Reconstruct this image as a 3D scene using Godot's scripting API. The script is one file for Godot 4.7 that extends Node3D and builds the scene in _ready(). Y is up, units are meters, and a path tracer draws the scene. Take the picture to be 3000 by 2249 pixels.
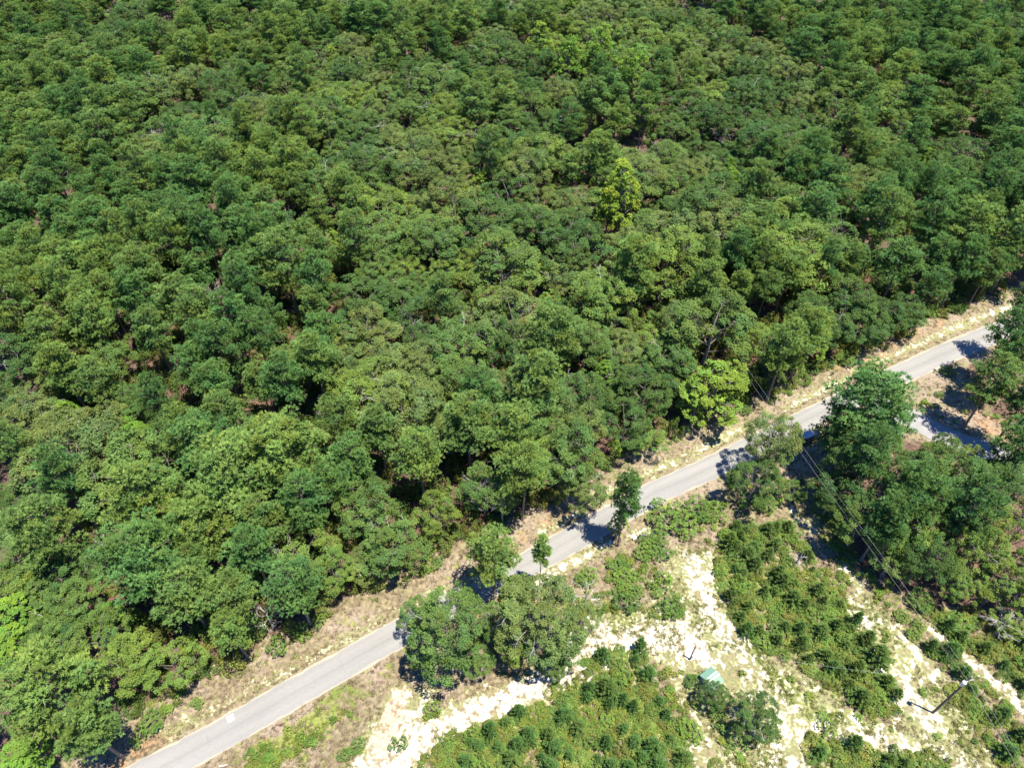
extends Node3D

# Aerial view of a wooded lot beside a rural road.  x right, y up, -z away from the drone.
const EYE := Vector3(0, 105, 0)
const PITCH := 45.0
const FOV := 56.5
const PW := 3000.0
const PH := 2249.0
const UP := Vector3.UP

var used := {}
var rng := RandomNumberGenerator.new()
var M := {}
var bumps := FastNoiseLite.new()
var road_mid := PackedVector2Array()
var road_half := PackedFloat32Array()
var drive_mid := PackedVector2Array()
var taken := []            # [x, z, radius] of trees that stand already
var noted := []            # things whose labels are written at the end
var marks := []            # landmarks: [name, screen position]


# ---------------------------------------------------------------- naming and grouping
func numbered(called: String) -> String:
	var n: int = used.get(called, 0)
	used[called] = n + 1
	return called if n == 0 else "%s_%03d" % [called, n]

func tag(o: Node, label: String, category: String, group := "") -> Node:
	o.set_meta("label", label)
	o.set_meta("category", category)
	if group:
		o.set_meta("group", group)
	return o

func thing(called: String, label: String, category: String, at := Vector3.ZERO, turn := 0.0, group := "") -> Node3D:
	var o := Node3D.new()
	o.name = numbered(called)
	add_child(o)
	o.position = at
	o.rotation.y = turn
	tag(o, label, category, group)
	return o

func obj(called: String, mesh: Mesh, mat: Material, parent: Node = self) -> MeshInstance3D:
	var o := MeshInstance3D.new()
	o.name = numbered(called) if parent == self else called
	o.mesh = mesh
	o.material_override = null
	if mat:
		for i in mesh.get_surface_count():
			o.set_surface_override_material(i, mat)
	parent.add_child(o, true)
	return o

func struct(called: String, mesh: Mesh, mat: Material) -> MeshInstance3D:
	var o := obj(called, mesh, mat)
	o.set_meta("kind", "structure")
	return o


# ---------------------------------------------------------------- where things stand
func ray(px: float, py: float) -> Vector3:
	var f := PH / 2.0 / tan(deg_to_rad(FOV) / 2.0)
	var p := deg_to_rad(PITCH)
	return Vector3(0, -sin(p), -cos(p)) + Vector3.RIGHT * ((px - PW / 2) / f) + Vector3(0, cos(p), -sin(p)) * (-(py - PH / 2) / f)

func at(px: float, py: float, h := 0.0) -> Vector3:
	var r := ray(px, py)
	return EYE + r * ((EYE.y - h) / -r.y)

func am(px: float, py: float, h := 0.0) -> Vector3:      # the same, measured on a 2212-wide picture
	return at(px * 1.35624, py * 1.35624, h)

func seen_at(p: Vector3) -> Vector2:
	var d := p - EYE
	var a := deg_to_rad(PITCH)
	var f := PH / 2.0 / tan(deg_to_rad(FOV) / 2.0)
	var z := d.dot(Vector3(0, -sin(a), -cos(a)))
	if z < 1.0:
		return Vector2(-9999, -9999)
	return Vector2(PW / 2 + f * d.x / z, PH / 2 - f * d.dot(Vector3(0, cos(a), -sin(a))) / z)

func road_at(x: float, z: float) -> Vector2:             # x: distance from the road's middle line (north positive), y: half width there
	var best := 1e9
	var out := Vector2(1e9, 3)
	var p := Vector2(x, z)
	for i in road_mid.size() - 1:
		var a := road_mid[i]
		var b := road_mid[i + 1]
		var d := b - a
		var t := clampf((p - a).dot(d) / d.length_squared(), 0, 1)
		var q := a + d * t
		var l := p.distance_to(q)
		if l < best:
			best = l
			var side := 1.0 if d.cross(p - a) < 0 else -1.0
			out = Vector2(l * side, lerpf(road_half[i], road_half[i + 1], t))
	return out

func drive_at(x: float, z: float) -> float:
	var best := 1e9
	var p := Vector2(x, z)
	for i in drive_mid.size() - 1:
		var q := Geometry2D.get_closest_point_to_segment(p, drive_mid[i], drive_mid[i + 1])
		best = minf(best, p.distance_to(q))
	return best

func gh(x: float, z: float) -> float:                    # height of the ground
	var r := road_at(x, z)
	var d := absf(r.x) - r.y
	var dd := minf(d, drive_at(x, z) - 2.9)
	var h := bumps.get_noise_2d(x, z) * 0.55 + bumps.get_noise_2d(x * 4.3 + 90, z * 4.3) * 0.16
	h *= smoothstep(0.6, 6.0, dd)
	if r.x > 0:
		h += smoothstep(2.6, 5.2, d) * 0.75
	h -= 0.22 * smoothstep(0.5, 1.6, dd) * (1.0 - smoothstep(2.0, 3.4, dd))
	return h - 0.03 * (1.0 - smoothstep(0.0, 0.6, dd))

func on_ground(p: Vector3) -> Vector3:
	return Vector3(p.x, gh(p.x, p.z), p.z)

func inside(p: Vector2, poly: PackedVector2Array) -> bool:
	return Geometry2D.is_point_in_polygon(p, poly)

func poly_m(flat: Array) -> PackedVector2Array:
	var o := PackedVector2Array()
	for i in range(0, flat.size(), 2):
		var p := am(flat[i], flat[i + 1])
		o.append(Vector2(p.x, p.z))
	return o


# ---------------------------------------------------------------- mesh soup
class Soup:
	var v := PackedVector3Array()
	var c := PackedColorArray()

	func tri(a: Vector3, b: Vector3, d: Vector3, k: Color) -> void:
		v.append(a); v.append(b); v.append(d)
		c.append(k); c.append(k); c.append(k)

	func quad(a: Vector3, b: Vector3, d: Vector3, e: Vector3, k: Color) -> void:
		tri(a, b, d, k)
		tri(a, d, e, k)

	func tube(pts: Array, rad: Array, sides: int, k: Color, cap := false) -> void:
		var last := []
		for i in pts.size():
			var p: Vector3 = pts[i]
			var dir: Vector3 = (pts[mini(i + 1, pts.size() - 1)] - pts[maxi(i - 1, 0)]).normalized()
			var s := dir.cross(Vector3.RIGHT if absf(dir.x) < 0.8 else Vector3.FORWARD).normalized()
			var t := dir.cross(s)
			var ring := []
			for j in sides:
				var a := TAU * j / sides
				ring.append(p + (s * cos(a) + t * sin(a)) * rad[i])
			if i:
				for j in sides:
					var n := (j + 1) % sides
					quad(last[j], ring[j], ring[n], last[n], k)
			last = ring
		if cap:
			var top: Vector3 = pts[-1]
			for j in sides:
				tri(last[j], top, last[(j + 1) % sides], k)

	func box(lo: Vector3, hi: Vector3, k: Color, basis := Basis(), off := Vector3.ZERO) -> void:
		var p := []
		for i in 8:
			p.append(basis * Vector3(hi.x if i & 1 else lo.x, hi.y if i & 2 else lo.y, hi.z if i & 4 else lo.z) + off)
		for f in [[0, 2, 3, 1], [4, 5, 7, 6], [0, 4, 6, 2], [1, 3, 7, 5], [2, 6, 7, 3], [0, 1, 5, 4]]:
			quad(p[f[0]], p[f[1]], p[f[2]], p[f[3]], k)

	func mesh() -> ArrayMesh:
		var a := []
		a.resize(Mesh.ARRAY_MAX)
		a[Mesh.ARRAY_VERTEX] = v
		a[Mesh.ARRAY_COLOR] = c
		var m := ArrayMesh.new()
		m.add_surface_from_arrays(Mesh.PRIMITIVE_TRIANGLES, a)
		return m

func rand_dir() -> Vector3:
	var y := rng.randf_range(-1, 1)
	var a := rng.randf() * TAU
	var r := sqrt(1 - y * y)
	return Vector3(cos(a) * r, y, sin(a) * r)

func shade(k: Color, low: float, high: float, warm := 0.0) -> Color:      # leaf to leaf variation in pigment
	var f := rng.randf_range(low, high)
	var w := rng.randf_range(-warm, warm)
	return Color(k.r * f * (1 + w), k.g * f, k.b * f * (1 - w))


# ---------------------------------------------------------------- plants
func needle_tuft(s: Soup, p: Vector3, dir: Vector3, size: float, count: int, k: Color, wide := 0.24) -> void:
	for i in count:
		var d := (dir + rand_dir() * 0.85).normalized()
		var side := (d.cross(UP) + rand_dir() * 0.4).cross(d).cross(d).normalized() * size * wide
		var q := p + d * size
		var b := p + d * size * 0.05
		s.tri(b - side * 0.5, b + side * 0.5, q, shade(k, 0.8, 1.2, 0.06))

func pine_crown(h: float, r: float, low: float, limbs: int, k: Color, puff := 0.85, flat := 0.7) -> Array:
	var s := Soup.new()
	var w := Soup.new()
	var az := rng.randf() * TAU
	for i in limbs:
		var t := (i + rng.randf()) / limbs
		var y := lerpf(low, 0.965, t) * h
		var prof := (0.55 + 0.45 * smoothstep(0.0, 0.3, t)) * pow(1.0 - t * 0.93, 0.62)
		var len := r * prof * rng.randf_range(0.72, 1.12)
		az += 2.4 + rng.randf_range(-0.5, 0.5)
		var rise := lerpf(0.10, 0.75, t) + rng.randf_range(-0.12, 0.15)
		var out := Vector3(cos(az), 0, sin(az))
		var root := Vector3(0, y - rise * len * 0.35, 0)
		var tip := root + out * len + UP * rise * len
		var mid := root.lerp(tip, 0.5) + UP * len * 0.05
		w.tube([root, mid, tip], [0.075, 0.05, 0.02], 4, Color(0.14, 0.105, 0.085))
		var n := clampi(int(round(len / (puff * 0.85))), 1, 6)
		var kk := shade(k, 0.82, 1.18, 0.12)
		for j in n:
			var u := 1.0 - float(j) / maxf(n, 1) * 0.72
			var side := out.cross(UP) * rng.randf_range(-0.42, 0.42) * len * u
			var c := root.lerp(tip, u) + side + UP * rng.randf_range(-0.1, 0.3)
			var pr := puff * rng.randf_range(0.72, 1.25)
			var kp := shade(kk, 0.88, 1.12, 0.05)
			for q in 18:
				var d := rand_dir()
				d.y = absf(d.y) * 0.9 - 0.15
				var p := c + Vector3(d.x, d.y * flat, d.z) * pr * pow(rng.randf(), 0.4)
				needle_tuft(s, p, (d * 0.9 + UP * 0.55).normalized(), 0.46, 8, kp)
	for q in 9:
		needle_tuft(s, Vector3(rng.randf_range(-.3, .3), h * rng.randf_range(0.94, 1.0), rng.randf_range(-.3, .3)), UP, 0.5, 8, k)
	return [s.mesh(), w]

func pine_trunk(h: float, girth: float, lean: float, w: Soup) -> ArrayMesh:
	var pts := []
	var rad := []
	for i in 8:
		var t := i / 7.0
		pts.append(Vector3(sin(t * 2.4) * lean, t * h * 0.97 - 0.3 * (1 - t), sin(t * 3.1 + 1.0) * lean * 0.6 - sin(1.0) * lean * 0.6))
		rad.append(girth * (1.0 - 0.85 * t) + (girth * 0.35 if i == 0 else 0.0))
	w.tube(pts, rad, 7, Color(0.19, 0.15, 0.125))
	return w.mesh()

func leaf_clump(s: Soup, c: Vector3, r: float, count: int, size: float, k: Color, out: Vector3, flat := 0.75) -> void:
	for i in count:
		var d := (rand_dir() + out * 0.55 + UP * 0.35).normalized()
		var p := c + Vector3(d.x, d.y * flat, d.z) * r * pow(rng.randf(), 0.33)
		var n := (d * 0.55 + UP * 0.85 + rand_dir() * 0.7).normalized()
		var a := n.cross(rand_dir()).normalized()
		var b := n.cross(a)
		var l := size * rng.randf_range(0.65, 1.25)
		a *= l
		b *= l * 0.62
		s.quad(p - a, p + b * 0.9 - a * 0.1, p + a, p - b * 0.9 - a * 0.1, shade(k, 0.78, 1.22, 0.07))

func leafy_crown(h: float, r: float, low: float, lobes: int, per_lobe: int, per: int, size: float, k: Color, cone: float, twigs: int) -> Array:
	# a crown of several sub-crowns, each a dome of leaf clumps on a limb of its own, with gaps between them
	var s := Soup.new()
	var w := Soup.new()
	var cy := h * (low * 0.55 + 0.45)
	var ry := h - cy
	for i in lobes:
		var t := (i + rng.randf_range(0.2, 0.8)) / lobes
		var up := lerpf(-0.5, 0.86, t)
		var a := i * 2.39996 + rng.randf_range(-0.5, 0.5)
		var ring := sqrt(maxf(0.0, 1.0 - up * up)) * 0.72
		if cone > 0.0:
			ring = lerpf(ring, (1.0 - t) * 0.75 + 0.05, cone)
		ring *= rng.randf_range(0.75, 1.12)
		var c := Vector3(cos(a) * ring * r, cy + up * ry * 0.78, sin(a) * ring * r)
		var lr := r * rng.randf_range(0.3, 0.46) * lerpf(1.0, 0.72, cone * t)
		var kl := shade(k, 0.84, 1.16, 0.1)
		var root := Vector3(0, maxf(h * low * 0.8, c.y - (c - Vector3(0, c.y, 0)).length() * 0.9 - 0.8), 0)
		w.tube([root, root.lerp(c, 0.5) - UP * 0.15, c], [0.1, 0.07, 0.03], 4, Color(0.11, 0.1, 0.085))
		for j in per_lobe:
			var d := rand_dir()
			d.y = absf(d.y) * 1.15 - 0.3
			d = (d + Vector3(c.x, 0, c.z) / r * 0.5).normalized()
			var q := c + Vector3(d.x, d.y * 0.72, d.z) * lr
			leaf_clump(s, q, lr * rng.randf_range(0.34, 0.52), per, size, shade(kl, 0.86, 1.14, 0.07), Vector3(d.x, d.y * 0.6, d.z).normalized())
			if j % 3 == 0:
				w.tube([c, q], [0.03, 0.012], 3, Color(0.11, 0.1, 0.085))
	for i in twigs:                                       # dead grey twigs that stick out of the crown
		var a := rng.randf() * TAU
		var d := Vector3(cos(a), rng.randf_range(0.2, 0.9), sin(a)).normalized()
		var p := Vector3(0, cy, 0) + Vector3(d.x * r, d.y * ry, d.z * r) * 0.7
		dead_branch(w, p, d, r * 0.36, 0.03, 2)
	return [s.mesh(), w]

func leafy_trunk(h: float, girth: float, top: float, w: Soup) -> ArrayMesh:
	w.tube([Vector3(0, -0.3, 0), Vector3(0.08, h * 0.12, 0.05), Vector3(-0.1, h * 0.35, 0.1), Vector3(0.05, h * top, 0)], [girth * 1.3, girth, girth * 0.8, girth * 0.35], 7, Color(0.2, 0.18, 0.16))
	return w.mesh()

func dead_branch(s: Soup, p: Vector3, d: Vector3, len: float, r: float, depth: int) -> void:
	var k := shade(Color(0.4, 0.39, 0.37), 0.8, 1.15)
	var bend := (d + rand_dir() * 0.28).normalized()
	var m := p + d * len * 0.5
	var e := m + bend * len * 0.5
	s.tube([p, m, e], [r, r * 0.75, r * 0.45], 4, k)
	if depth <= 0:
		return
	for i in 3 if depth > 1 else 4:
		var t := rng.randf_range(0.35, 1.0)
		var q := p.lerp(m, t * 2) if t < 0.5 else m.lerp(e, t * 2 - 1)
		var nd := (bend + rand_dir() * 0.95 + UP * 0.12).normalized()
		dead_branch(s, q, nd, len * rng.randf_range(0.45, 0.7), r * 0.55, depth - 1)

func shrub_mesh(h: float, r: float, clumps: int, per: int, size: float, k: Color) -> Array:
	return leafy_crown(h, r, 0.02, clumps, 9, per, size, k, 0.0, 0)

func young_pine(h: float, r: float, k: Color) -> Array:
	var s := Soup.new()
	var w := Soup.new()
	var whorls := 9
	for i in whorls:
		var t := float(i) / whorls
		var y := lerpf(0.1, 0.95, t) * h
		for j in 6:
			var a := TAU * j / 6.0 + i * 0.7 + rng.randf_range(-0.3, 0.3)
			var len := r * (1.02 - t * 0.85) * rng.randf_range(0.7, 1.15)
			var d := Vector3(cos(a), lerpf(0.25, 0.9, t), sin(a)).normalized()
			var kk := shade(k, 0.8, 1.2, 0.1)
			w.tube([Vector3(0, y, 0), Vector3(0, y, 0) + d * len], [0.02, 0.008], 3, Color(0.17, 0.13, 0.1))
			for q in 4:
				needle_tuft(s, Vector3(0, y, 0) + d * len * (0.4 + 0.2 * q), d + UP * 0.3, 0.38, 8, kk, 0.26)
	for q in 4:
		needle_tuft(s, Vector3(0, h * (0.9 + 0.04 * q), 0), UP, 0.4, 8, k)
	w.tube([Vector3(0, -0.1, 0), Vector3(0, h * 0.95, 0)], [0.05, 0.015], 5, Color(0.17, 0.13, 0.1))
	return [s.mesh(), w.mesh()]


# ---------------------------------------------------------------- materials
func leaf_mat(called: String, tint: Color, through := 0.85) -> StandardMaterial3D:
	var m := StandardMaterial3D.new()
	m.resource_name = called
	m.albedo_color = tint.linear_to_srgb()
	m.vertex_color_use_as_albedo = true
	m.roughness = 0.6
	m.metallic_specular = 0.22
	m.cull_mode = BaseMaterial3D.CULL_DISABLED
	m.backlight_enabled = true
	m.backlight = Color(through, through, through * 0.75).linear_to_srgb()
	return m

func plain_mat(called: String, k: Color, rough := 0.85, metal := 0.0, vertex := false) -> StandardMaterial3D:
	var m := StandardMaterial3D.new()
	m.resource_name = called
	m.albedo_color = k.linear_to_srgb()
	m.roughness = rough
	m.metallic = metal
	m.vertex_color_use_as_albedo = vertex
	return m

func noise(freq: float, seed_: int, oct := 4) -> FastNoiseLite:
	var n := FastNoiseLite.new()
	n.noise_type = FastNoiseLite.TYPE_SIMPLEX_SMOOTH
	n.frequency = freq
	n.seed = seed_
	n.fractal_octaves = oct
	return n

func noise_tex(freq: float, seed_: int, ramp: Array, size := 512) -> NoiseTexture2D:
	var t := NoiseTexture2D.new()
	t.width = size
	t.height = size
	t.seamless = true
	t.noise = noise(freq, seed_, 5)
	var g := Gradient.new()
	g.offsets = PackedFloat32Array(range(ramp.size()).map(func(i): return 0.12 + 0.76 * i / (ramp.size() - 1)))
	g.colors = PackedColorArray(ramp.map(func(k): return k.linear_to_srgb()))
	t.color_ramp = g
	return t

func materials() -> void:
	M.pine = [leaf_mat("pine needles yellow green", Color(1.0, 1.0, 0.9)), leaf_mat("pine needles olive", Color(0.86, 0.9, 0.9)), leaf_mat("pine needles green", Color(0.68, 0.86, 0.9)), leaf_mat("pine needles dark", Color(0.58, 0.74, 0.8))]
	M.oak = [leaf_mat("oak leaves bright", Color(0.95, 1.0, 0.78)), leaf_mat("oak leaves green", Color(0.72, 0.84, 0.8)), leaf_mat("oak leaves grey green", Color(0.9, 0.88, 0.95)), leaf_mat("oak leaves dark", Color(0.5, 0.64, 0.64))]
	M.gum = [leaf_mat("gum leaves yellow", Color(0.84, 0.92, 0.75), 0.9), leaf_mat("gum leaves yellow green", Color(0.62, 0.76, 0.8), 0.9), leaf_mat("gum leaves green", Color(0.5, 0.72, 0.7), 0.9)]
	M.stuff = leaf_mat("undergrowth leaves", Color(1, 1, 1))
	M.bark = plain_mat("bark", Color(1, 1, 1), 0.95, 0.0, true)
	M.dead = plain_mat("weathered dead wood", Color(1, 1, 1), 0.9, 0.0, true)
	var a := plain_mat("asphalt", Color(1, 1, 1), 0.9)
	a.albedo_texture = road_texture()
	a.texture_repeat = false
	M.asphalt = a
	var d := plain_mat("pale driveway paving", Color(1, 1, 1), 0.9)
	d.albedo_texture = noise_tex(0.02, 15, [Color(0.19, 0.19, 0.19), Color(0.225, 0.224, 0.222)])
	d.uv1_triplanar = true
	d.uv1_world_triplanar = true
	d.uv1_scale = Vector3.ONE * 0.06
	M.drive = d
	var l := plain_mat("leaf litter", Color(1, 1, 1), 0.95)
	l.albedo_texture = noise_tex(0.03, 25, [Color(0.04, 0.026, 0.018), Color(0.075, 0.05, 0.036), Color(0.12, 0.078, 0.058)])
	l.uv1_triplanar = true
	l.uv1_world_triplanar = true
	l.uv1_scale = Vector3.ONE * 0.09
	M.litter = l
	M.paint = plain_mat("white road paint", Color(0.82, 0.82, 0.82), 0.6)
	M.pole = plain_mat("weathered pole timber", Color(0.12, 0.09, 0.075), 0.9)
	M.galv = plain_mat("galvanised steel", Color(0.55, 0.57, 0.6), 0.45, 0.6)
	M.grey = plain_mat("pale grey enamel", Color(0.6, 0.63, 0.66), 0.4)
	M.china = plain_mat("white porcelain", Color(0.8, 0.8, 0.78), 0.25)
	M.wire = plain_mat("aluminium cable", Color(0.34, 0.34, 0.35), 0.5, 0.2)


# ---------------------------------------------------------------- ground
const GX0 := -78.0
const GX1 := 146.0
const GZ0 := -144.0
const GZ1 := -22.0
const TW := 1664
const TH := 906

func road_texture() -> ImageTexture:                    # across: 128 pixels, along: 2048; worn wheel tracks, cracks, patches, sand on the edges
	var w := 128
	var h := 2048
	var big := noise(0.006, 41, 3)
	var fine := noise(0.16, 42, 3)
	var edge := noise(0.02, 43, 4)
	var px := PackedByteArray()
	px.resize(w * h * 3)
	var cracks := {}
	for i in 22:
		cracks[rng.randi() % h] = [rng.randi() % w, 12 + rng.randi() % 70]
	for y in h:
		var crack = cracks.get(y)
		for x in w:
			var e := absf(x - w / 2.0 + 0.5) / (w / 2.0)
			var v := 121.0 + big.get_noise_2d(x * 2.0, y) * 7.0 + fine.get_noise_2d(x, y) * 6.0
			v += 4.0 * exp(-pow((e - 0.5) / 0.16, 2.0)) - 5.0 * exp(-pow(e / 0.1, 2.0))
			if crack and x >= crack[0] and x < crack[0] + crack[1]:
				v -= 5.0
			if absf(x - w * 0.5 + fine.get_noise_2d(7, y * 0.4) * 3.0) < 0.7:
				v -= 4.0
			var c := Vector3(v, v, v * 0.98)
			var s := smoothstep(0.84, 1.0, e + edge.get_noise_2d(signf(x - w / 2.0) * 90.0, y) * 0.16 + fine.get_noise_2d(x, y * 2.0) * 0.05)
			c = c.lerp(Vector3(158, 148, 126), s * 0.8)
			var n := (y * w + x) * 3
			px[n] = int(c.x)
			px[n + 1] = int(c.y)
			px[n + 2] = int(c.z)
	return ImageTexture.create_from_image(Image.create_from_data(w, h, false, Image.FORMAT_RGB8, px))

func blob(f: PackedFloat32Array, ch: int, w: int, h: int, p0: Vector3, p1: Vector3, r0: float, r1: float, amount := 1.0) -> void:
	var sx := w / (GX1 - GX0)
	var sz := h / (GZ1 - GZ0)
	var rm := maxf(r0, r1) * 1.5
	var i0 := maxi(0, int((minf(p0.x, p1.x) - rm - GX0) * sx))
	var i1 := mini(w - 1, int((maxf(p0.x, p1.x) + rm - GX0) * sx))
	var j0 := maxi(0, int((minf(p0.z, p1.z) - rm - GZ0) * sz))
	var j1 := mini(h - 1, int((maxf(p0.z, p1.z) + rm - GZ0) * sz))
	var a := Vector2(p0.x, p0.z)
	var d := Vector2(p1.x, p1.z) - a
	var dl := maxf(d.length_squared(), 1e-6)
	for j in range(j0, j1 + 1):
		for i in range(i0, i1 + 1):
			var q := Vector2(GX0 + (i + 0.5) / sx, GZ0 + (j + 0.5) / sz)
			var t := clampf((q - a).dot(d) / dl, 0, 1)
			var r := lerpf(r0, r1, t)
			var m := amount * (1.0 - smoothstep(0.55, 1.45, q.distance_to(a + d * t) / r))
			var at_ := (j * w + i) * 4 + ch
			if m > f[at_]:
				f[at_] = m

func trail(f: PackedFloat32Array, ch: int, w: int, h: int, pts: Array, amount := 1.0) -> void:    # px, py, half width in picture pixels
	var last = null
	for p in pts:
		var g := at(p[0], p[1])
		var e := [g, p[2] / 2093.0 * g.distance_to(EYE)]
		if last == null:
			blob(f, ch, w, h, g, g, e[1], e[1], amount)
		else:
			blob(f, ch, w, h, last[0], g, last[1], e[1], amount)
		last = e

func area(f: PackedFloat32Array, ch: int, w: int, h: int, poly: PackedVector2Array, amount: float) -> void:
	for j in h:
		for i in w:
			if Geometry2D.is_point_in_polygon(Vector2(GX0 + (i + 0.5) / w * (GX1 - GX0), GZ0 + (j + 0.5) / h * (GZ1 - GZ0)), poly):
				f[(j * w + i) * 4 + ch] = maxf(f[(j * w + i) * 4 + ch], amount)

var thickets := []
var open_sand: PackedVector2Array
var field: PackedFloat32Array        # low resolution: sand, green, open ground, ochre
const FW := 448
const FH := 244

func ground_fields() -> void:
	var f := PackedFloat32Array()
	f.resize(FW * FH * 4)
	# open ground (channel 2): everything south of the woods' edge along the road, and the clearing
	for j in FH:
		for i in FW:
			var x := GX0 + (i + 0.5) / FW * (GX1 - GX0)
			var z := GZ0 + (j + 0.5) / FH * (GZ1 - GZ0)
			var r := road_at(x, z)
			var d := absf(r.x) - r.y
			var o := 0.0
			if r.x > 0:
				o = 1.0 - smoothstep(5.5, 9.5, d)
			else:
				o = 1.0
			f[(j * FW + i) * 4 + 2] = o
	var wood := poly_m([1770, 1000, 1990, 950, 2100, 985, 2300, 1050, 2300, 1400, 2120, 1330, 1960, 1280, 1860, 1230, 1810, 1140])
	var wood2 := poly_m([2085, 790, 2300, 700, 2300, 960, 2190, 930, 2090, 860])
	for j in FH:
		for i in FW:
			var q := Vector2(GX0 + (i + 0.5) / FW * (GX1 - GX0), GZ0 + (j + 0.5) / FH * (GZ1 - GZ0))
			if inside(q, wood) or inside(q, wood2):
				f[(j * FW + i) * 4 + 2] = 0.35
	open_sand = poly_m([1200, 1410, 1290, 1330, 1400, 1310, 1450, 1190, 1540, 1180, 1560, 1290, 1610, 1390, 1740, 1455, 1850, 1545, 1930, 1560, 1960, 1500, 1900, 1400, 1830, 1290, 1850, 1250, 1990, 1390, 2060, 1500, 2120, 1590, 2190, 1700, 1490, 1700, 1500, 1560, 1430, 1450, 1385, 1390, 1270, 1420, 1180, 1490])
	area(f, 0, FW, FH, open_sand, 0.33)
	area(f, 1, FW, FH, open_sand, 0.4)
	# sand (0)
	trail(f, 0, FW, FH, [[1120, 2255, 75], [1200, 2190, 52], [1290, 2130, 38], [1380, 2090, 34], [1450, 2060, 36], [1530, 2035, 38], [1600, 2000, 46], [1680, 1955, 58], [1750, 1920, 55], [1830, 1885, 45], [1900, 1860, 45], [1965, 1870, 45], [2020, 1890, 50], [2060, 1915, 36]], 0.86)
	trail(f, 0, FW, FH, [[1175, 2030, 20], [1150, 2100, 34], [1120, 2180, 48]], 0.95)
	trail(f, 0, FW, FH, [[1240, 2040, 22], [1215, 2110, 22]], 0.7)
	trail(f, 0, FW, FH, [[1690, 1890, 40], [1760, 1830, 32]], 0.85)
	trail(f, 0, FW, FH, [[1900, 1850, 30], [2030, 1840, 28], [2110, 1835, 32], [2180, 1870, 30]], 0.66)
	trail(f, 0, FW, FH, [[2015, 1630, 20], [2045, 1680, 30], [2060, 1740, 32], [2085, 1790, 30], [2110, 1830, 28]], 0.78)
	trail(f, 0, FW, FH, [[2090, 1640, 12], [2080, 1700, 16]], 0.7)
	trail(f, 0, FW, FH, [[2140, 1880, 30], [2205, 1950, 34], [2270, 2040, 36], [2320, 2110, 40], [2310, 2180, 48], [2300, 2255, 55]], 0.6)
	trail(f, 0, FW, FH, [[2480, 2135, 24], [2560, 2165, 30], [2640, 2195, 30], [2720, 2225, 28], [2820, 2260, 28]], 0.75)
	trail(f, 0, FW, FH, [[2340, 2110, 24], [2420, 2130, 24], [2480, 2135, 24]], 0.6)
	trail(f, 0, FW, FH, [[2560, 1930, 22], [2600, 1990, 40], [2660, 2050, 46], [2720, 2100, 40]], 0.72)
	trail(f, 0, FW, FH, [[2500, 1790, 30], [2560, 1850, 40]], 0.55)
	trail(f, 0, FW, FH, [[2647, 1875, 7], [2705, 1938, 9], [2764, 1987, 9]], 1.0)
	trail(f, 0, FW, FH, [[2733, 1838, 14], [2814, 1906, 14], [2860, 1951, 14], [2927, 1996, 14], [3000, 2070, 18]], 0.8)
	trail(f, 0, FW, FH, [[2470, 1660, 10], [2510, 1700, 16]], 0.8)
	trail(f, 0, FW, FH, [[2320, 1500, 22], [2380, 1540, 22]], 0.5)
	trail(f, 0, FW, FH, [[1530, 1735, 7], [1590, 1700, 9], [1650, 1660, 11], [1700, 1636, 11], [1745, 1612, 7], [1790, 1588, 6]], 1.1)
	trail(f, 0, FW, FH, [[1850, 1568, 6], [1900, 1550, 6]], 0.9)
	trail(f, 0, FW, FH, [[2640, 1500, 5], [2650, 1510, 5]], 0.6)
	# wash line beside the road, north side
	trail(f, 0, FW, FH, [[2030, 1330, 8], [2090, 1300, 9], [2150, 1268, 9], [2200, 1245, 8]], 0.72)
	trail(f, 0, FW, FH, [[2300, 1200, 5], [2400, 1145, 6], [2500, 1095, 5], [2600, 1048, 5], [2680, 1012, 5], [2760, 978, 5], [2850, 940, 5], [2970, 895, 5]], 0.78)
	trail(f, 0, FW, FH, [[1580, 1560, 8], [1640, 1535, 8], [1790, 1440, 6], [1900, 1385, 6], [2000, 1340, 8]], 0.8)
	trail(f, 0, FW, FH, [[480, 2150, 10], [560, 2110, 10], [700, 2040, 8], [1000, 1880, 8], [1150, 1800, 10], [1300, 1720, 8]], 0.42)
	# ochre soil (3)
	trail(f, 3, FW, FH, [[1175, 2025, 22], [1150, 2090, 34], [1130, 2160, 40]], 0.9)
	trail(f, 3, FW, FH, [[330, 2245, 16], [420, 2190, 16], [500, 2150, 14]], 0.8)
	trail(f, 3, FW, FH, [[1400, 1810, 30], [1440, 1790, 26]], 0.9)
	trail(f, 3, FW, FH, [[2830, 1180, 26], [2880, 1230, 30], [2960, 1280, 26], [3000, 1300, 26]], 0.75)
	trail(f, 3, FW, FH, [[2470, 1100, 14], [2540, 1060, 16], [2640, 1010, 16], [2760, 950, 14]], 0.55)
	trail(f, 3, FW, FH, [[1570, 1540, 22], [1660, 1500, 24], [1400, 1680, 26]], 0.5)
	for g in [[1265, 515, 34], [1130, 690, 26], [1350, 730, 26], [1050, 735, 24], [1275, 830, 26], [1500, 900, 20], [315, 985, 12], [515, 1010, 10], [960, 590, 12], [1160, 665, 20], [1260, 600, 16]]:
		trail(f, 3, FW, FH, [[g[0] * 1.356, g[1] * 1.356, g[2] * 1.356]], 0.8)
	# green (1)
	trail(f, 1, FW, FH, [[2180, 1860, 22], [2230, 1940, 26], [2300, 2020, 30], [2370, 2080, 32], [2450, 2110, 26], [2530, 2130, 22]], 0.95)
	trail(f, 1, FW, FH, [[2080, 1690, 8], [2110, 1750, 12]], 0.8)
	trail(f, 1, FW, FH, [[1640, 1760, 40], [1720, 1790, 36], [1850, 1840, 34]], 0.75)
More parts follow.
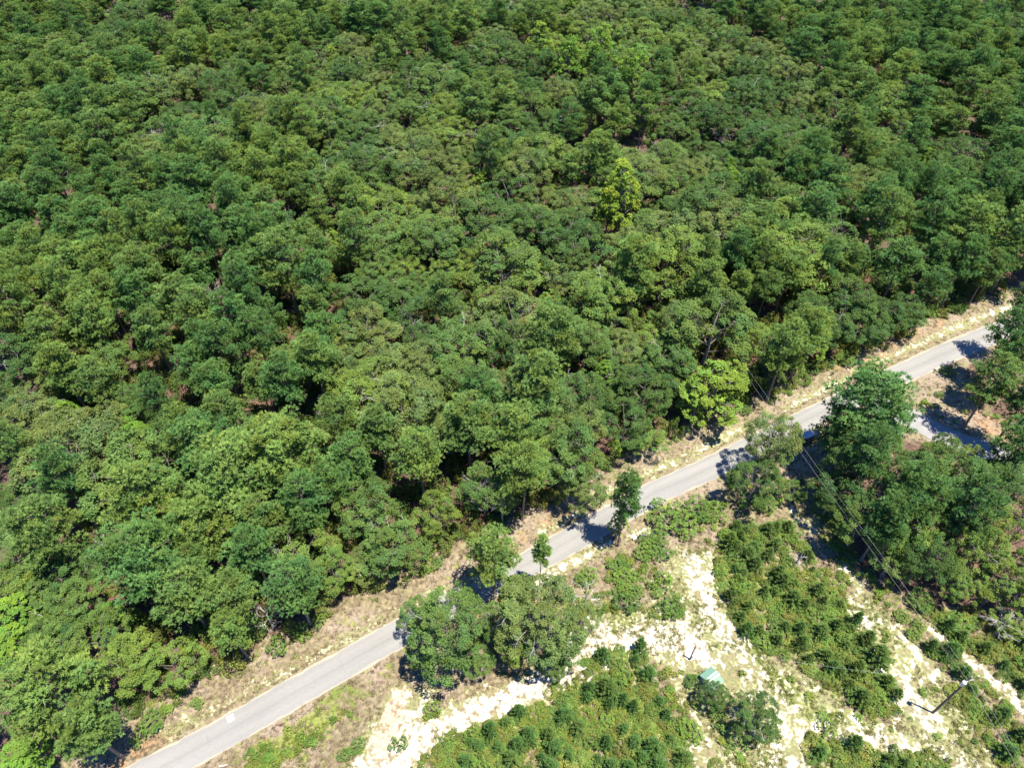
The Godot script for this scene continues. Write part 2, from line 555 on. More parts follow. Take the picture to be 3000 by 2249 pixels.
	trail(f, 1, FW, FH, [[1000, 2040, 40], [950, 2100, 40], [860, 2170, 40], [760, 2225, 40]], 0.8)
	trail(f, 1, FW, FH, [[2420, 1480, 40], [2460, 1580, 40], [2480, 1640, 30]], 0.7)
	trail(f, 1, FW, FH, [[1330, 2240, 60], [1500, 2150, 60], [1650, 2100, 60], [1800, 2000, 70], [1900, 2150, 80]], 0.6)
	trail(f, 1, FW, FH, [[2150, 1620, 60], [2250, 1700, 80], [2350, 1850, 80], [2500, 2000, 70]], 0.65)
	trail(f, 1, FW, FH, [[2700, 1950, 20], [2650, 1930, 30], [2620, 1900, 30], [2820, 2130, 30], [2860, 2200, 40]], 0.55)
	trail(f, 1, FW, FH, [[1860, 1500, 14], [1960, 1470, 14], [1900, 1530, 20]], 0.6)
	var soft := Image.create_from_data(FW, FH, false, Image.FORMAT_RGBAF, f.to_byte_array())      # blend the edges of the patches
	soft.resize(FW / 3, FH / 3, Image.INTERPOLATE_BILINEAR)
	soft.resize(FW, FH, Image.INTERPOLATE_BILINEAR)
	var g := soft.get_data().to_float32_array()
	for i in f.size():
		f[i] = lerpf(f[i], g[i], 0.55)
	field = f

func field_at(x: float, z: float) -> Color:
	var i := clampi(int((x - GX0) / (GX1 - GX0) * FW), 0, FW - 1)
	var j := clampi(int((z - GZ0) / (GZ1 - GZ0) * FH), 0, FH - 1)
	var n := (j * FW + i) * 4
	return Color(field[n], field[n + 1], field[n + 2], field[n + 3])

func ground_texture() -> ImageTexture:
	var low := Image.create_from_data(FW, FH, false, Image.FORMAT_RGBAF, field.to_byte_array())
	low.resize(TW, TH, Image.INTERPOLATE_BILINEAR)
	var f := low.get_data().to_float32_array()
	var big := noise(0.012, 71, 4).get_image(TW, TH).get_data()
	var mid := noise(0.05, 72, 4).get_image(TW, TH).get_data()
	var fine := noise(0.21, 73, 3).get_image(TW, TH).get_data()
	var other := noise(0.09, 74, 4).get_image(TW, TH).get_data()
	var px := PackedByteArray()
	px.resize(TW * TH * 3)
	# colours in sRGB
	var litter_a := Vector3(62, 48, 40)
	var litter_b := Vector3(98, 74, 62)
	var straw_a := Vector3(120, 110, 86)
	var straw_b := Vector3(98, 88, 70)
	var pink := Vector3(128, 116, 103)
	var green_a := Vector3(88, 104, 42)
	var green_b := Vector3(112, 122, 54)
	var sand_a := Vector3(180, 173, 159)
	var sand_b := Vector3(155, 143, 124)
	var pale := Vector3(112, 118, 72)
	var ochre := Vector3(132, 108, 83)
	for n in TW * TH:
		var b := big[n] / 255.0
		var m := mid[n] / 255.0
		var t := fine[n] / 255.0
		var o := other[n] / 255.0
		var s := f[n * 4]
		var g := f[n * 4 + 1]
		var op := f[n * 4 + 2]
		var oc := f[n * 4 + 3]
		var c := litter_a.lerp(litter_b, clampf(m * 0.5 + t * 0.7 - 0.1, 0, 1))
		if op > 0.0:
			var e := straw_a.lerp(straw_b, clampf((o - 0.5) * 2.5 + 0.5, 0, 1)).lerp(pink, clampf((b - 0.45) * 3.0, 0, 0.8))
			var gg := clampf((g * 0.75 + (m - 0.5) * 1.3 + (o - 0.5) * 0.9 + (t - 0.5) * 0.9 - 0.28) * 3.2, 0, 1)
			e = e.lerp(green_a.lerp(green_b, clampf(b * 1.6 - 0.3, 0, 1)), gg * 0.9)
			c = c.lerp(e, clampf((op + (m - 0.5) * 0.8 - 0.35) * 3.0, 0, 1))
		if oc > 0.02:
			c = c.lerp(ochre, clampf((oc + (m - 0.5) * 1.2 - 0.4) * 2.4, 0, 0.92))
		if s > 0.02 and s < 0.95:
			c = c.lerp(pale, clampf(minf(s, 1.0 - s) * 1.7 + (b - 0.5) + (o - 0.5) * 1.2, 0, 0.75))
		if s > 0.02:
			var ss := clampf((s + (m - 0.5) * 1.3 + (o - 0.5) * 1.3 + (t - 0.5) * 0.9 - 0.45) * 2.7, 0, 1)
			c = c.lerp(sand_a.lerp(sand_b, clampf(oc * 0.9 + (b - 0.4) * 1.1, 0, 1)), ss)
		c *= 0.82 + t * 0.36
		px[n * 3] = clampi(int(c.x), 0, 255)
		px[n * 3 + 1] = clampi(int(c.y), 0, 255)
		px[n * 3 + 2] = clampi(int(c.z), 0, 255)
	return ImageTexture.create_from_image(Image.create_from_data(TW, TH, false, Image.FORMAT_RGB8, px))

func steps(lo: float, hi: float, fine: float, far: float) -> PackedFloat32Array:
	var o := PackedFloat32Array()
	var n := int(round((hi - lo) / fine))
	var out := []
	var d := fine
	var p := 0.0
	while p < far:
		d *= 1.35
		p += d
		out.append(p)
	for i in range(out.size() - 1, -1, -1):
		o.append(lo - out[i])
	for i in n + 1:
		o.append(lerpf(lo, hi, float(i) / n))
	for i in out.size():
		o.append(hi + out[i])
	return o

func ground() -> void:
	var xs := steps(GX0, GX1, 0.8, 2200.0)
	var zs := steps(GZ0, GZ1, 0.8, 2200.0)
	var v := PackedVector3Array()
	var nn := PackedVector3Array()
	var uv := PackedVector2Array()
	for z in zs:
		for x in xs:
			v.append(Vector3(x, gh(x, z), z))
			uv.append(Vector2((x - GX0) / (GX1 - GX0), (z - GZ0) / (GZ1 - GZ0)))
	var w := xs.size()
	for j in zs.size():
		for i in w:
			var dx: Vector3 = v[j * w + mini(i + 1, w - 1)] - v[j * w + maxi(i - 1, 0)]
			var dz: Vector3 = v[mini(j + 1, zs.size() - 1) * w + i] - v[maxi(j - 1, 0) * w + i]
			nn.append(dz.cross(dx).normalized())
	var near := PackedInt32Array()
	var far := PackedInt32Array()
	for j in zs.size() - 1:
		for i in w - 1:
			var a := j * w + i
			var inner: bool = xs[i] > GX0 - 0.1 and xs[i + 1] < GX1 + 0.1 and zs[j] > GZ0 - 0.1 and zs[j + 1] < GZ1 + 0.1
			var q := PackedInt32Array([a, a + 1, a + w + 1, a, a + w + 1, a + w])
			if inner:
				near.append_array(q)
			else:
				far.append_array(q)
	var mesh := ArrayMesh.new()
	for idx in [near, far]:
		var arr := []
		arr.resize(Mesh.ARRAY_MAX)
		arr[Mesh.ARRAY_VERTEX] = v
		arr[Mesh.ARRAY_NORMAL] = nn
		arr[Mesh.ARRAY_TEX_UV] = uv
		arr[Mesh.ARRAY_INDEX] = idx
		mesh.add_surface_from_arrays(Mesh.PRIMITIVE_TRIANGLES, arr)
	var gm := plain_mat("sand, dry grass and leaf litter", Color(1, 1, 1), 0.95)
	gm.albedo_texture = ground_texture()
	gm.texture_repeat = false
	mesh.surface_set_material(0, gm)
	mesh.surface_set_material(1, M.litter)
	struct("ground", mesh, null)

func strip(mid: PackedVector2Array, half: PackedFloat32Array, y: float, rag: float, seed_: int) -> ArrayMesh:
	var c := Curve2D.new()
	for i in mid.size():
		var t := (mid[mini(i + 1, mid.size() - 1)] - mid[maxi(i - 1, 0)]) / 6.0
		c.add_point(mid[i], -t, t)
	var n := noise(0.35, seed_, 3)
	var s := SurfaceTool.new()
	s.begin(Mesh.PRIMITIVE_TRIANGLES)
	var total := c.get_baked_length()
	var count := int(total / 0.6)
	for i in count + 1:
		var o := total * i / count
		var p := c.sample_baked(o)
		var d := (c.sample_baked(minf(o + 0.3, total)) - c.sample_baked(maxf(o - 0.3, 0))).normalized()
		var side := Vector2(d.y, -d.x)
		var u := float(i) / count * (half.size() - 1)
		var h := lerpf(half[int(u)], half[mini(int(u) + 1, half.size() - 1)], u - int(u))
		for k in 5:
			var e := (k - 2) / 2.0
			var w := h * e
			if absf(e) > 0.9:
				w += (n.get_noise_2d(o, k * 50.0) * rag) * signf(e)
			var q := p + side * w
			s.set_normal(UP)
			s.set_uv(Vector2((e + 1.0) / 2.0, o / total))
			s.add_vertex(Vector3(q.x, y + 0.05 * (1 - e * e), q.y))
	for i in count:
		for k in 4:
			var a := i * 5 + k
			for q in [a, a + 6, a + 5, a, a + 1, a + 6]:
				s.add_index(q)
	return s.commit()

func roads() -> void:
	struct("road", strip(road_mid, road_half, 0.03, 0.22, 3), M.asphalt)
	struct("driveway", strip(drive_mid, PackedFloat32Array([3.6, 2.8, 2.6, 2.6, 2.6, 2.6]), 0.034, 0.25, 4), M.drive)


# ---------------------------------------------------------------- trees as things
var proto := {}
var free_far := {"pine_tree": [], "oak_tree": [], "gum_tree": []}

func build_protos() -> void:
	var pk := Color(0.18, 0.28, 0.078)
	for i in 6:
		var h := 18.0
		var a := pine_crown(h, 4.3 + 0.35 * (i % 3), [0.5, 0.42, 0.55, 0.47, 0.4, 0.52][i], 30 + 2 * (i % 4), pk, 0.8 + 0.06 * (i % 3))
		proto["pine_tree%d" % i] = [a[0], pine_trunk(h, 0.24, 0.35 * (i % 3 - 1), a[1]), h, 4.5]
	var slim := pine_crown(15.0, 1.35, 0.55, 22, pk, 0.55)
	proto["slim"] = [slim[0], pine_trunk(15.0, 0.11, 0.05, slim[1]), 15.0, 1.3]
	for i in 6:
		var k := Color(0.165, 0.24, 0.068)
		var a := leafy_crown(12.0, 4.3, 0.28, [10, 13, 9, 12, 14, 11][i], 13, 84, 0.125, k, 0.0, [0, 2, 0, 3, 1, 0][i])
		proto["oak_tree%d" % i] = [a[0], leafy_trunk(12.0, 0.22, 0.75, a[1]), 12.0, 4.3]
	for i in 4:
		var k := Color(0.3, 0.38, 0.06)
		var a := leafy_crown(14.0, 3.2, 0.2, 15, 10, 40, 0.15, k, [0.75, 0.6, 0.8, 0.35][i], 0)
		proto["gum_tree%d" % i] = [a[0], leafy_trunk(14.0, 0.17, 0.85, a[1]), 14.0, 3.2]
	for i in 4:
		var a := young_pine(3.4, 1.25, Color(0.15, 0.232, 0.062))
		proto["young_pine%d" % i] = [a[0], a[1], 3.4, 1.25]
	for i in 4:
		var a := shrub_mesh(2.6, 1.8, 7 + 2 * i, 24, 0.1, Color(0.18, 0.27, 0.068))
		proto["shrub%d" % i] = [a[0], leafy_trunk(2.0, 0.06, 0.7, a[1]), 2.6, 1.8]
	for i in 5:
		var s := Soup.new()
		s.tube([Vector3(0, -0.3, 0), Vector3(0.1, 3.5, 0), Vector3(0, 7, 0.15), Vector3(0.2, 8.4, 0.3)], [0.2, 0.15, 0.1, 0.03], 6, Color(0.27, 0.255, 0.235))
		var b := Soup.new()
		for j in 9:
			var a := j * 2.4
			dead_branch(b, Vector3(0, 4.0 + j * 0.36, 0.05), Vector3(cos(a), 0.75, sin(a)).normalized(), 2.7, 0.05, 3)
		proto["dead_tree%d" % i] = [b.mesh(), s.mesh(), 9.0, 3.2]

var made := {}
func plant(called: String, variant: int, tint: int, p: Vector3, h: float, r: float, turn: float, mats: Array, label := "", category := "", group := "") -> Node3D:
	var key := "%s%d/%d" % [called, variant, tint]
	var o: Node3D
	var pr: Array = proto[("slim" if called == "pine_tree" and variant == 9 else "%s%d" % [called, variant])]
	if not made.has(key):
		o = Node3D.new()
		o.name = numbered(called)
		add_child(o)
		obj("trunk" if called != "shrub" else "stem", pr[1], M.dead if called == "dead_tree" else M.bark, o)
		obj("branches" if called == "dead_tree" else ("foliage" if called == "shrub" else "crown"), pr[0], mats[tint], o)
		made[key] = o
	else:
		o = made[key].duplicate()
		o.name = numbered(called)
		add_child(o)
	o.position = p
	o.rotation = Vector3(0, turn, 0)
	o.scale = Vector3(r / pr[3], h / pr[2], r / pr[3])
	if called == "shrub" or called == "young_pine" or called == "dead_tree":
		o.rotation += Vector3(rng.randf_range(-0.1, 0.1), 0, rng.randf_range(-0.1, 0.1))
		o.scale *= Vector3(rng.randf_range(0.82, 1.2), 1.0, rng.randf_range(0.82, 1.2))
	tag(o, label, category, group)
	return o

const TONES := {"pine_tree": ["yellow-green", "olive-green", "mid-green", "dark green"], "oak_tree": ["bright green", "mid-green", "grey-green", "dark green"], "gum_tree": ["yellow-leaved", "yellow-green", "fresh green"]}
const KINDS := {"pine_tree": "pine", "oak_tree": "oak", "gum_tree": "sweetgum", "young_pine": "young pine", "shrub": "shrub"}

# a tree given by the middle of its crown in the picture (2212 wide), its height and its crown's radius
func tree(called: String, mx: float, my: float, h: float, r: float, tint: int, variant: int, label := "", mark := "") -> Node3D:
	var mid := {"pine_tree": 0.74, "oak_tree": 0.62, "gum_tree": 0.55, "dead_tree": 0.75, "shrub": 0.5, "young_pine": 0.5}
	var p := on_ground(am(mx, my, h * mid[called]))
	var mats: Array = {"pine_tree": M.pine, "oak_tree": M.oak, "gum_tree": M.gum, "dead_tree": [M.dead], "shrub": M.gum, "young_pine": M.pine}[called]
	if called == "shrub":
		mats = M.shrub
	var o := plant(called, variant, tint, p, h, r, rng.randf() * TAU, mats, label, {"pine_tree": "pine tree", "oak_tree": "oak tree", "gum_tree": "tree", "dead_tree": "dead tree", "shrub": "shrub", "young_pine": "pine sapling"}[called])
	taken.append([p.x, p.z, r])
	counted[called] = counted.get(called, 0) + 1
	if label == "":
		noted.append([o, called, tint, Vector2(mx, my) * 1.35624])
	if mark:
		marks.append([mark, Vector2(mx, my) * 1.35624])
	return o

var counted := {}

func clear_of(x: float, z: float, r: float, k: float) -> bool:
	for t in taken:
		var d: float = (t[2] + r) * k
		if (t[0] - x) ** 2 + (t[1] - z) ** 2 < d * d:
			return false
	return true

func hand_trees() -> void:
	# along the road, north side and on the verges
	tree("pine_tree", 1065, 1190, 17, 4.6, 0, 1, "large bright roadside pine reaching over the middle of the road", "the large pine reaching over the road")
	tree("pine_tree", 1170, 1190, 15, 1.35, 0, 9, "slim young pine with a bare stem on the sandy verge", "the slim pine on the sandy verge")
	tree("oak_tree", 965, 1365, 17, 5.2, 1, 3, "broad oak on the south verge with its pale trunk showing", "the broad oak on the south verge")
	tree("oak_tree", 1165, 1335, 16, 5.6, 2, 3, "ragged oak full of dead white branches beside the sand track", "the ragged oak beside the sand track")
	for q in [[1000, 1300, 6, 2.2, 1, 2], [915, 1425, 5, 2.0, 3, 0], [1030, 1430, 6, 2.3, 1, 5], [1200, 1440, 5, 1.8, 1, 1], [1120, 1275, 7, 2.4, 0, 4], [1070, 1340, 8, 2.4, 1, 3], [900, 1330, 8, 2.6, 1, 1], [1255, 1345, 7, 2.4, 2, 2]]:
		tree("oak_tree", q[0], q[1], q[2], q[3], q[4], q[5])
	for q in [[1880, 975, 21, 4.8, 3, 0], [1985, 1060, 21, 4.8, 2, 2], [2110, 1085, 21, 5.0, 3, 4], [2200, 975, 18, 4.4, 3, 1], [1925, 1110, 18, 4.4, 3, 3], [2190, 715, 19, 4.6, 3, 5]]:
		tree("pine_tree", q[0], q[1], q[2], q[3], q[4], q[5])
	tree("oak_tree", 1110, 1395, 9, 2.4, 0, 0)
	tree("oak_tree", 1215, 1400, 8, 2.6, 1, 2)
	tree("pine_tree", 1357, 1065, 20, 3.2, 2, 3, "tall thin-crowned pine standing at the south edge of the road", "the tall pine at the road's south edge")
	tree("gum_tree", 1338, 1130, 8, 1.7, 1, 1, "yellow-green vine-like sapling at the foot of the tall verge pine")
	tree("oak_tree", 1398, 957, 6.5, 3.0, 0, 2, "round bright green bushy tree at the north road bank", "the round bushy tree on the bank")
	tree("gum_tree", 1328, 972, 6.5, 1.35, 1, 2, "small pale sapling left of the round bushy tree")
	tree("gum_tree", 1500, 885, 10, 3.4, 1, 2)
	tree("gum_tree", 1585, 815, 11, 3.2, 1, 1)
	tree("gum_tree", 1545, 850, 14, 5.6, 1, 3, "broad yellow-green sweetgum above the north road bank", "the broad yellow-green sweetgum")
	tree("pine_tree", 1700, 745, 21, 5.4, 0, 4, "big yellowish pine with bare trunk on the north bank", "the big yellowish pine on the bank")
	tree("pine_tree", 1930, 905, 18, 4.4, 2, 1)
	tree("pine_tree", 1815, 925, 17, 4.6, 3, 3)
	tree("pine_tree", 1880, 865, 24, 7.6, 2, 5, "huge dark spreading pine overhanging the road junction", "the huge pine at the junction")
	tree("oak_tree", 1670, 950, 15, 4.4, 2, 1, "grey-green oak hiding the road left of the parked car", "the oak beside the parked car")
	tree("oak_tree", 1630, 1045, 11, 4.2, 3, 0, "dark oak casting shade on the road's south edge", "the dark oak at the road's south edge")
	tree("pine_tree", 2155, 815, 19, 5.2, 1, 1, "roadside pine on the bare red bank beyond the driveway", "the pine on the bare red bank")
	tree("pine_tree", 2200, 760, 20, 4.6, 2, 3)
	tree("pine_tree", 2225, 860, 18, 4.8, 3, 0)
	tree("pine_tree", 2230, 930, 16, 4.6, 2, 2)
	tree("pine_tree", 2222, 655, 20, 3.8, 3, 2, "dark thin pine leaning over the road at the right edge")
	tree("oak_tree", 2040, 965, 8, 2.0, 3, 4)
	# landmarks of the wood
	tree("gum_tree", 1340, 430, 27, 5.2, 0, 0, "tall bright yellow tree in the middle of the wood", "the bright yellow tree")
	tree("gum_tree", 1312, 470, 18, 3.8, 0, 1, "lower yellow tree touching the tall bright yellow one")
	tree("oak_tree", 1345, 535, 13, 4.8, 2, 5)
	tree("gum_tree", 1165, 110, 25, 5.4, 1, 0, "leftmost of the cone-shaped fresh green trees near the top", "the cone-shaped trees near the top")
	tree("gum_tree", 1228, 140, 25, 5.2, 2, 2)
	tree("gum_tree", 1295, 125, 26, 5.6, 2, 1, "tallest cone-shaped tree beside the dark gap near the top")
	tree("gum_tree", 1365, 172, 26, 5.6, 2, 3, "cone-shaped fresh green tree right of the dark gap near the top", "the dark gap near the top")
	tree("gum_tree", 1040, 400, 11, 3.6, 1, 2)
	tree("gum_tree", 1000, 425, 9, 3.0, 0, 0)
	tree("gum_tree", 1100, 480, 9, 3.4, 1, 3)
	tree("gum_tree", 1175, 600, 8, 2.6, 1, 1)
	tree("gum_tree", 1150, 560, 7, 2.6, 2, 2)
	tree("oak_tree", 1250, 460, 12, 6.2, 2, 1)
	tree("oak_tree", 1160, 440, 12, 5.0, 2, 0)
	tree("pine_tree", 1195, 715, 21, 6.4, 1, 1, "broadest pine of the open wood left of the lot's middle", "the broadest pine of the open wood")
	tree("oak_tree", 1110, 745, 16, 4.6, 3, 2)
	tree("oak_tree", 1265, 745, 15, 4.8, 1, 5)
	tree("pine_tree", 955, 640, 19, 4.2, 1, 0)
	tree("pine_tree", 1060, 320, 22, 5.2, 1, 4, "tall flat-topped pine with its trunk showing in the middle wood", "the tall flat-topped pine")
	tree("oak_tree", 905, 800, 14, 5.4, 2, 3)
	tree("oak_tree", 1390, 850, 12, 5.4, 3, 0)
	tree("oak_tree", 1450, 780, 13, 5.2, 1, 4)
	tree("oak_tree", 1480, 700, 13, 4.6, 2, 1)
	tree("oak_tree", 1560, 690, 13, 4.6, 3, 5)
	tree("oak_tree", 1480, 170, 15, 7.0, 2, 2)
	tree("pine_tree", 1130, 1020, 19, 4.8, 0, 2, "bright pine above the north bank beside the dead branches", "the bright pine above the bank")
	tree("oak_tree", 1215, 990, 16, 5.6, 1, 1)
	tree("oak_tree", 1260, 1060, 12, 3.6, 2, 4)
	tree("oak_tree", 1050, 1060, 12, 4.4, 1, 3)
	tree("pine_tree", 905, 985, 19, 4.8, 0, 5)
	tree("pine_tree", 815, 930, 18, 4.4, 1, 0)
	tree("pine_tree", 395, 925, 20, 3.9, 0, 4, "pine with long bare trunk in the left wood", "the bare-trunked pine in the left wood")
	tree("pine_tree", 485, 905, 20, 4.6, 1, 1)
	tree("pine_tree", 575, 965, 18, 4.6, 0, 2, "bright yellow-green pine right of the long-trunked pair", "the bright pine of the left wood")
	tree("pine_tree", 85, 1140, 20, 5.6, 1, 1, "big pine with leaning grey trunk at the lower left", "the pine with the leaning trunk")
	tree("pine_tree", 95, 1480, 20, 7.0, 0, 4, "largest pine, spreading over the lower left corner", "the largest pine at the lower left")
	tree("pine_tree", 180, 1560, 17, 4.6, 1, 3)
	tree("pine_tree", 500, 1360, 13, 3.6, 0, 0, "small yellowish pine at the wood's edge above the lot corner", "the yellowish pine at the lot corner")
	tree("pine_tree", 400, 1280, 17, 5.2, 1, 5)
	tree("pine_tree", 500, 1290, 16, 4.4, 1, 2)
	tree("pine_tree", 430, 1130, 19, 5.4, 0, 1)
	tree("pine_tree", 560, 1130, 19, 4.8, 1, 3)
	tree("oak_tree", 655, 1200, 11, 4.4, 0, 2)
	tree("oak_tree", 720, 1240, 9, 3.2, 0, 4)
	tree("oak_tree", 790, 1110, 12, 4.4, 1, 1)
	tree("oak_tree", 850, 1190, 11, 4.6, 1, 3)
	tree("oak_tree", 945, 1120, 11, 3.6, 0, 0)
	for q in [[40, 1215, 10, 4.6, 1, 1], [150, 1230, 9, 4.2, 3, 2], [100, 1270, 9, 4.4, 1, 3], [20, 1275, 9, 4.2, 0, 0], [170, 1310, 9, 4.0, 1, 5], [130, 1350, 8, 3.6, 0, 4], [30, 1560, 9, 4.0, 1, 0], [120, 1400, 8, 3.8, 3, 1], [20, 1100, 11, 4.8, 3, 5]]:
		tree("oak_tree", q[0], q[1], q[2], q[3], q[4], q[5])
	tree("gum_tree", 45, 1330, 9, 4.0, 2, 0)
	tree("gum_tree", 30, 1400, 8, 3.6, 2, 1)
	tree("oak_tree", 290, 1430, 9, 4.2, 0, 5)
	tree("oak_tree", 380, 1440, 7, 3.6, 0, 2)
	tree("oak_tree", 220, 1380, 9, 4.0, 1, 0)
	tree("gum_tree", 250, 1350, 8, 2.6, 2, 3)
	tree("gum_tree", 60, 1640, 7, 3.4, 2, 2)
	tree("pine_tree", 40, 590, 20, 4.6, 0, 1, "yellow-crowned pine at the left edge of the wood", "the yellow-crowned pine at the left edge")
	tree("pine_tree", 130, 790, 19, 4.8, 0, 3)
	tree("pine_tree", 195, 690, 19, 5.0, 0, 5)
	# the wood south of the road, right of the power line
	for q in [[1850, 1010, 17, 4.7, 3, 2], [1935, 1030, 18, 5.0, 3, 3], [2035, 1025, 17, 4.7, 1, 1], [2095, 1010, 11, 3.1, 0, 0], [2150, 1060, 17, 5.0, 3, 5], [2055, 1105, 15, 4.7, 3, 3], [1950, 1130, 15, 4.3, 0, 4], [1865, 1120, 13, 4.2, 1, 0], [2225, 1025, 14, 3.5, 3, 2], [2005, 1195, 12, 4.0, 3, 1], [2110, 1170, 14, 4.2, 0, 3], [2200, 1150, 16, 4.3, 0, 2], [1930, 1205, 9, 3.5, 1, 5], [2085, 1260, 8, 3.1, 0, 4], [2170, 1255, 11, 3.8, 0, 0], [2235, 1245, 11, 3.8, 3, 1], [2200, 1335, 5, 3.0, 0, 2], [1805, 1060, 11, 3.7, 3, 1], [2010, 1010, 12, 3.3, 3, 5]]:
		tree("oak_tree", q[0], q[1], q[2], q[3], q[4], q[5])
	# in the clearing
	tree("oak_tree", 1637, 1545, 8, 2.9, 3, 3, "dark grey-green oak with bare twigs standing right of the shed", "the dark oak by the shed")
	tree("oak_tree", 1543, 1500, 5, 1.9, 3, 1, "dark leafy small tree in front of the green-roofed shed", "the small tree before the shed")
	tree("oak_tree", 1715, 1060, 5, 2.2, 1, 0)

func dead_trees() -> void:
	for q in [[1020, 728, 8, 3.0, "bare whitish tree on open ground in the middle wood", "the bare whitish tree of the middle wood"], [1420, 333, 9, 3.2, "bare grey tree right of the bright yellow tree", ""], [1395, 372, 7, 2.6, "low bare grey tree just beside the bright yellow tree", ""], [1800, 505, 10, 3.0, "bare grey tree in the right wood", "the bare grey tree of the right wood"], [1790, 540, 8, 2.6, "lower of two bare trees in the right wood", ""], [890, 700, 9, 2.6, "bare dark-twigged tree left of the bare whitish tree", ""], [1045, 1060, 10, 3.0, "bare white branches above the bright pine on the north bank", ""], [1085, 1085, 9, 2.6, "dead branchy tree right beside the bright bank pine", ""], [615, 1215, 11, 2.4, "bare grey tree at the lower left wood's edge", "the bare grey tree near the lower left edge"], [575, 1330, 7, 2.2, "bare white twiggy tree right of the yellowish corner pine", ""], [178, 110, 14, 2.8, "tall bare snag near the top left corner", "the tall bare snag at the top left"], [235, 1195, 9, 2.6, "bare twiggy tree right of the leaning-trunk pine", ""], [325, 300, 9, 3.4, "pale dead tree in the left wood, upper of the pale cluster", "the pale dead trees of the upper left wood"], [215, 345, 9, 3.2, "pale dead tree in the left wood, left of the pale cluster", ""], [115, 370, 9, 3.0, "pale dead tree near the left edge, leaning twigs", ""], [290, 425, 9, 2.8, "pale dead tree below the pale cluster of the left wood", ""], [780, 190, 10, 2.6, "pale dead tree in the upper middle wood", "the pale dead tree of the upper middle wood"], [850, 290, 9, 2.6, "small grey dead tree left of the tall flat-topped pine", ""], [1930, 1075, 9, 3.6, "big bare grey tree in the wood right of the power line", "the bare tree right of the power line"], [2175, 1350, 5, 2.4, "low bare grey bush among the right-hand shrubs", ""], [1060, 1330, 9, 1.8, "bare forked limb standing between the two verge oaks", ""], [1265, 1290, 6, 2.4, "bare white branches right of the ragged oak", ""], [460, 640, 10, 2.6, "thin grey dead tree in the left middle wood", "the thin dead tree of the left middle wood"], [620, 480, 10, 2.6, "small dead tree showing grey in the upper left middle", ""], [1560, 290, 10, 3.0, "dead grey tree far up in the right middle wood", "the dead tree of the upper right middle wood"], [2090, 330, 11, 2.8, "dead grey tree in the far right wood", "the dead tree of the far right wood"], [1950, 180, 11, 2.8, "thin dead tree high up in the far right wood", ""], [720, 880, 9, 2.4, "grey dead tree among oaks left of the middle", "the dead tree left of the middle"]]:
		tree("dead_tree", q[0], q[1], q[2], q[3], 0, int(q[0]) % 5, q[4], q[5])

func fits(called: String, p: Vector3) -> bool:
	return counted.get(called, 0) < 300

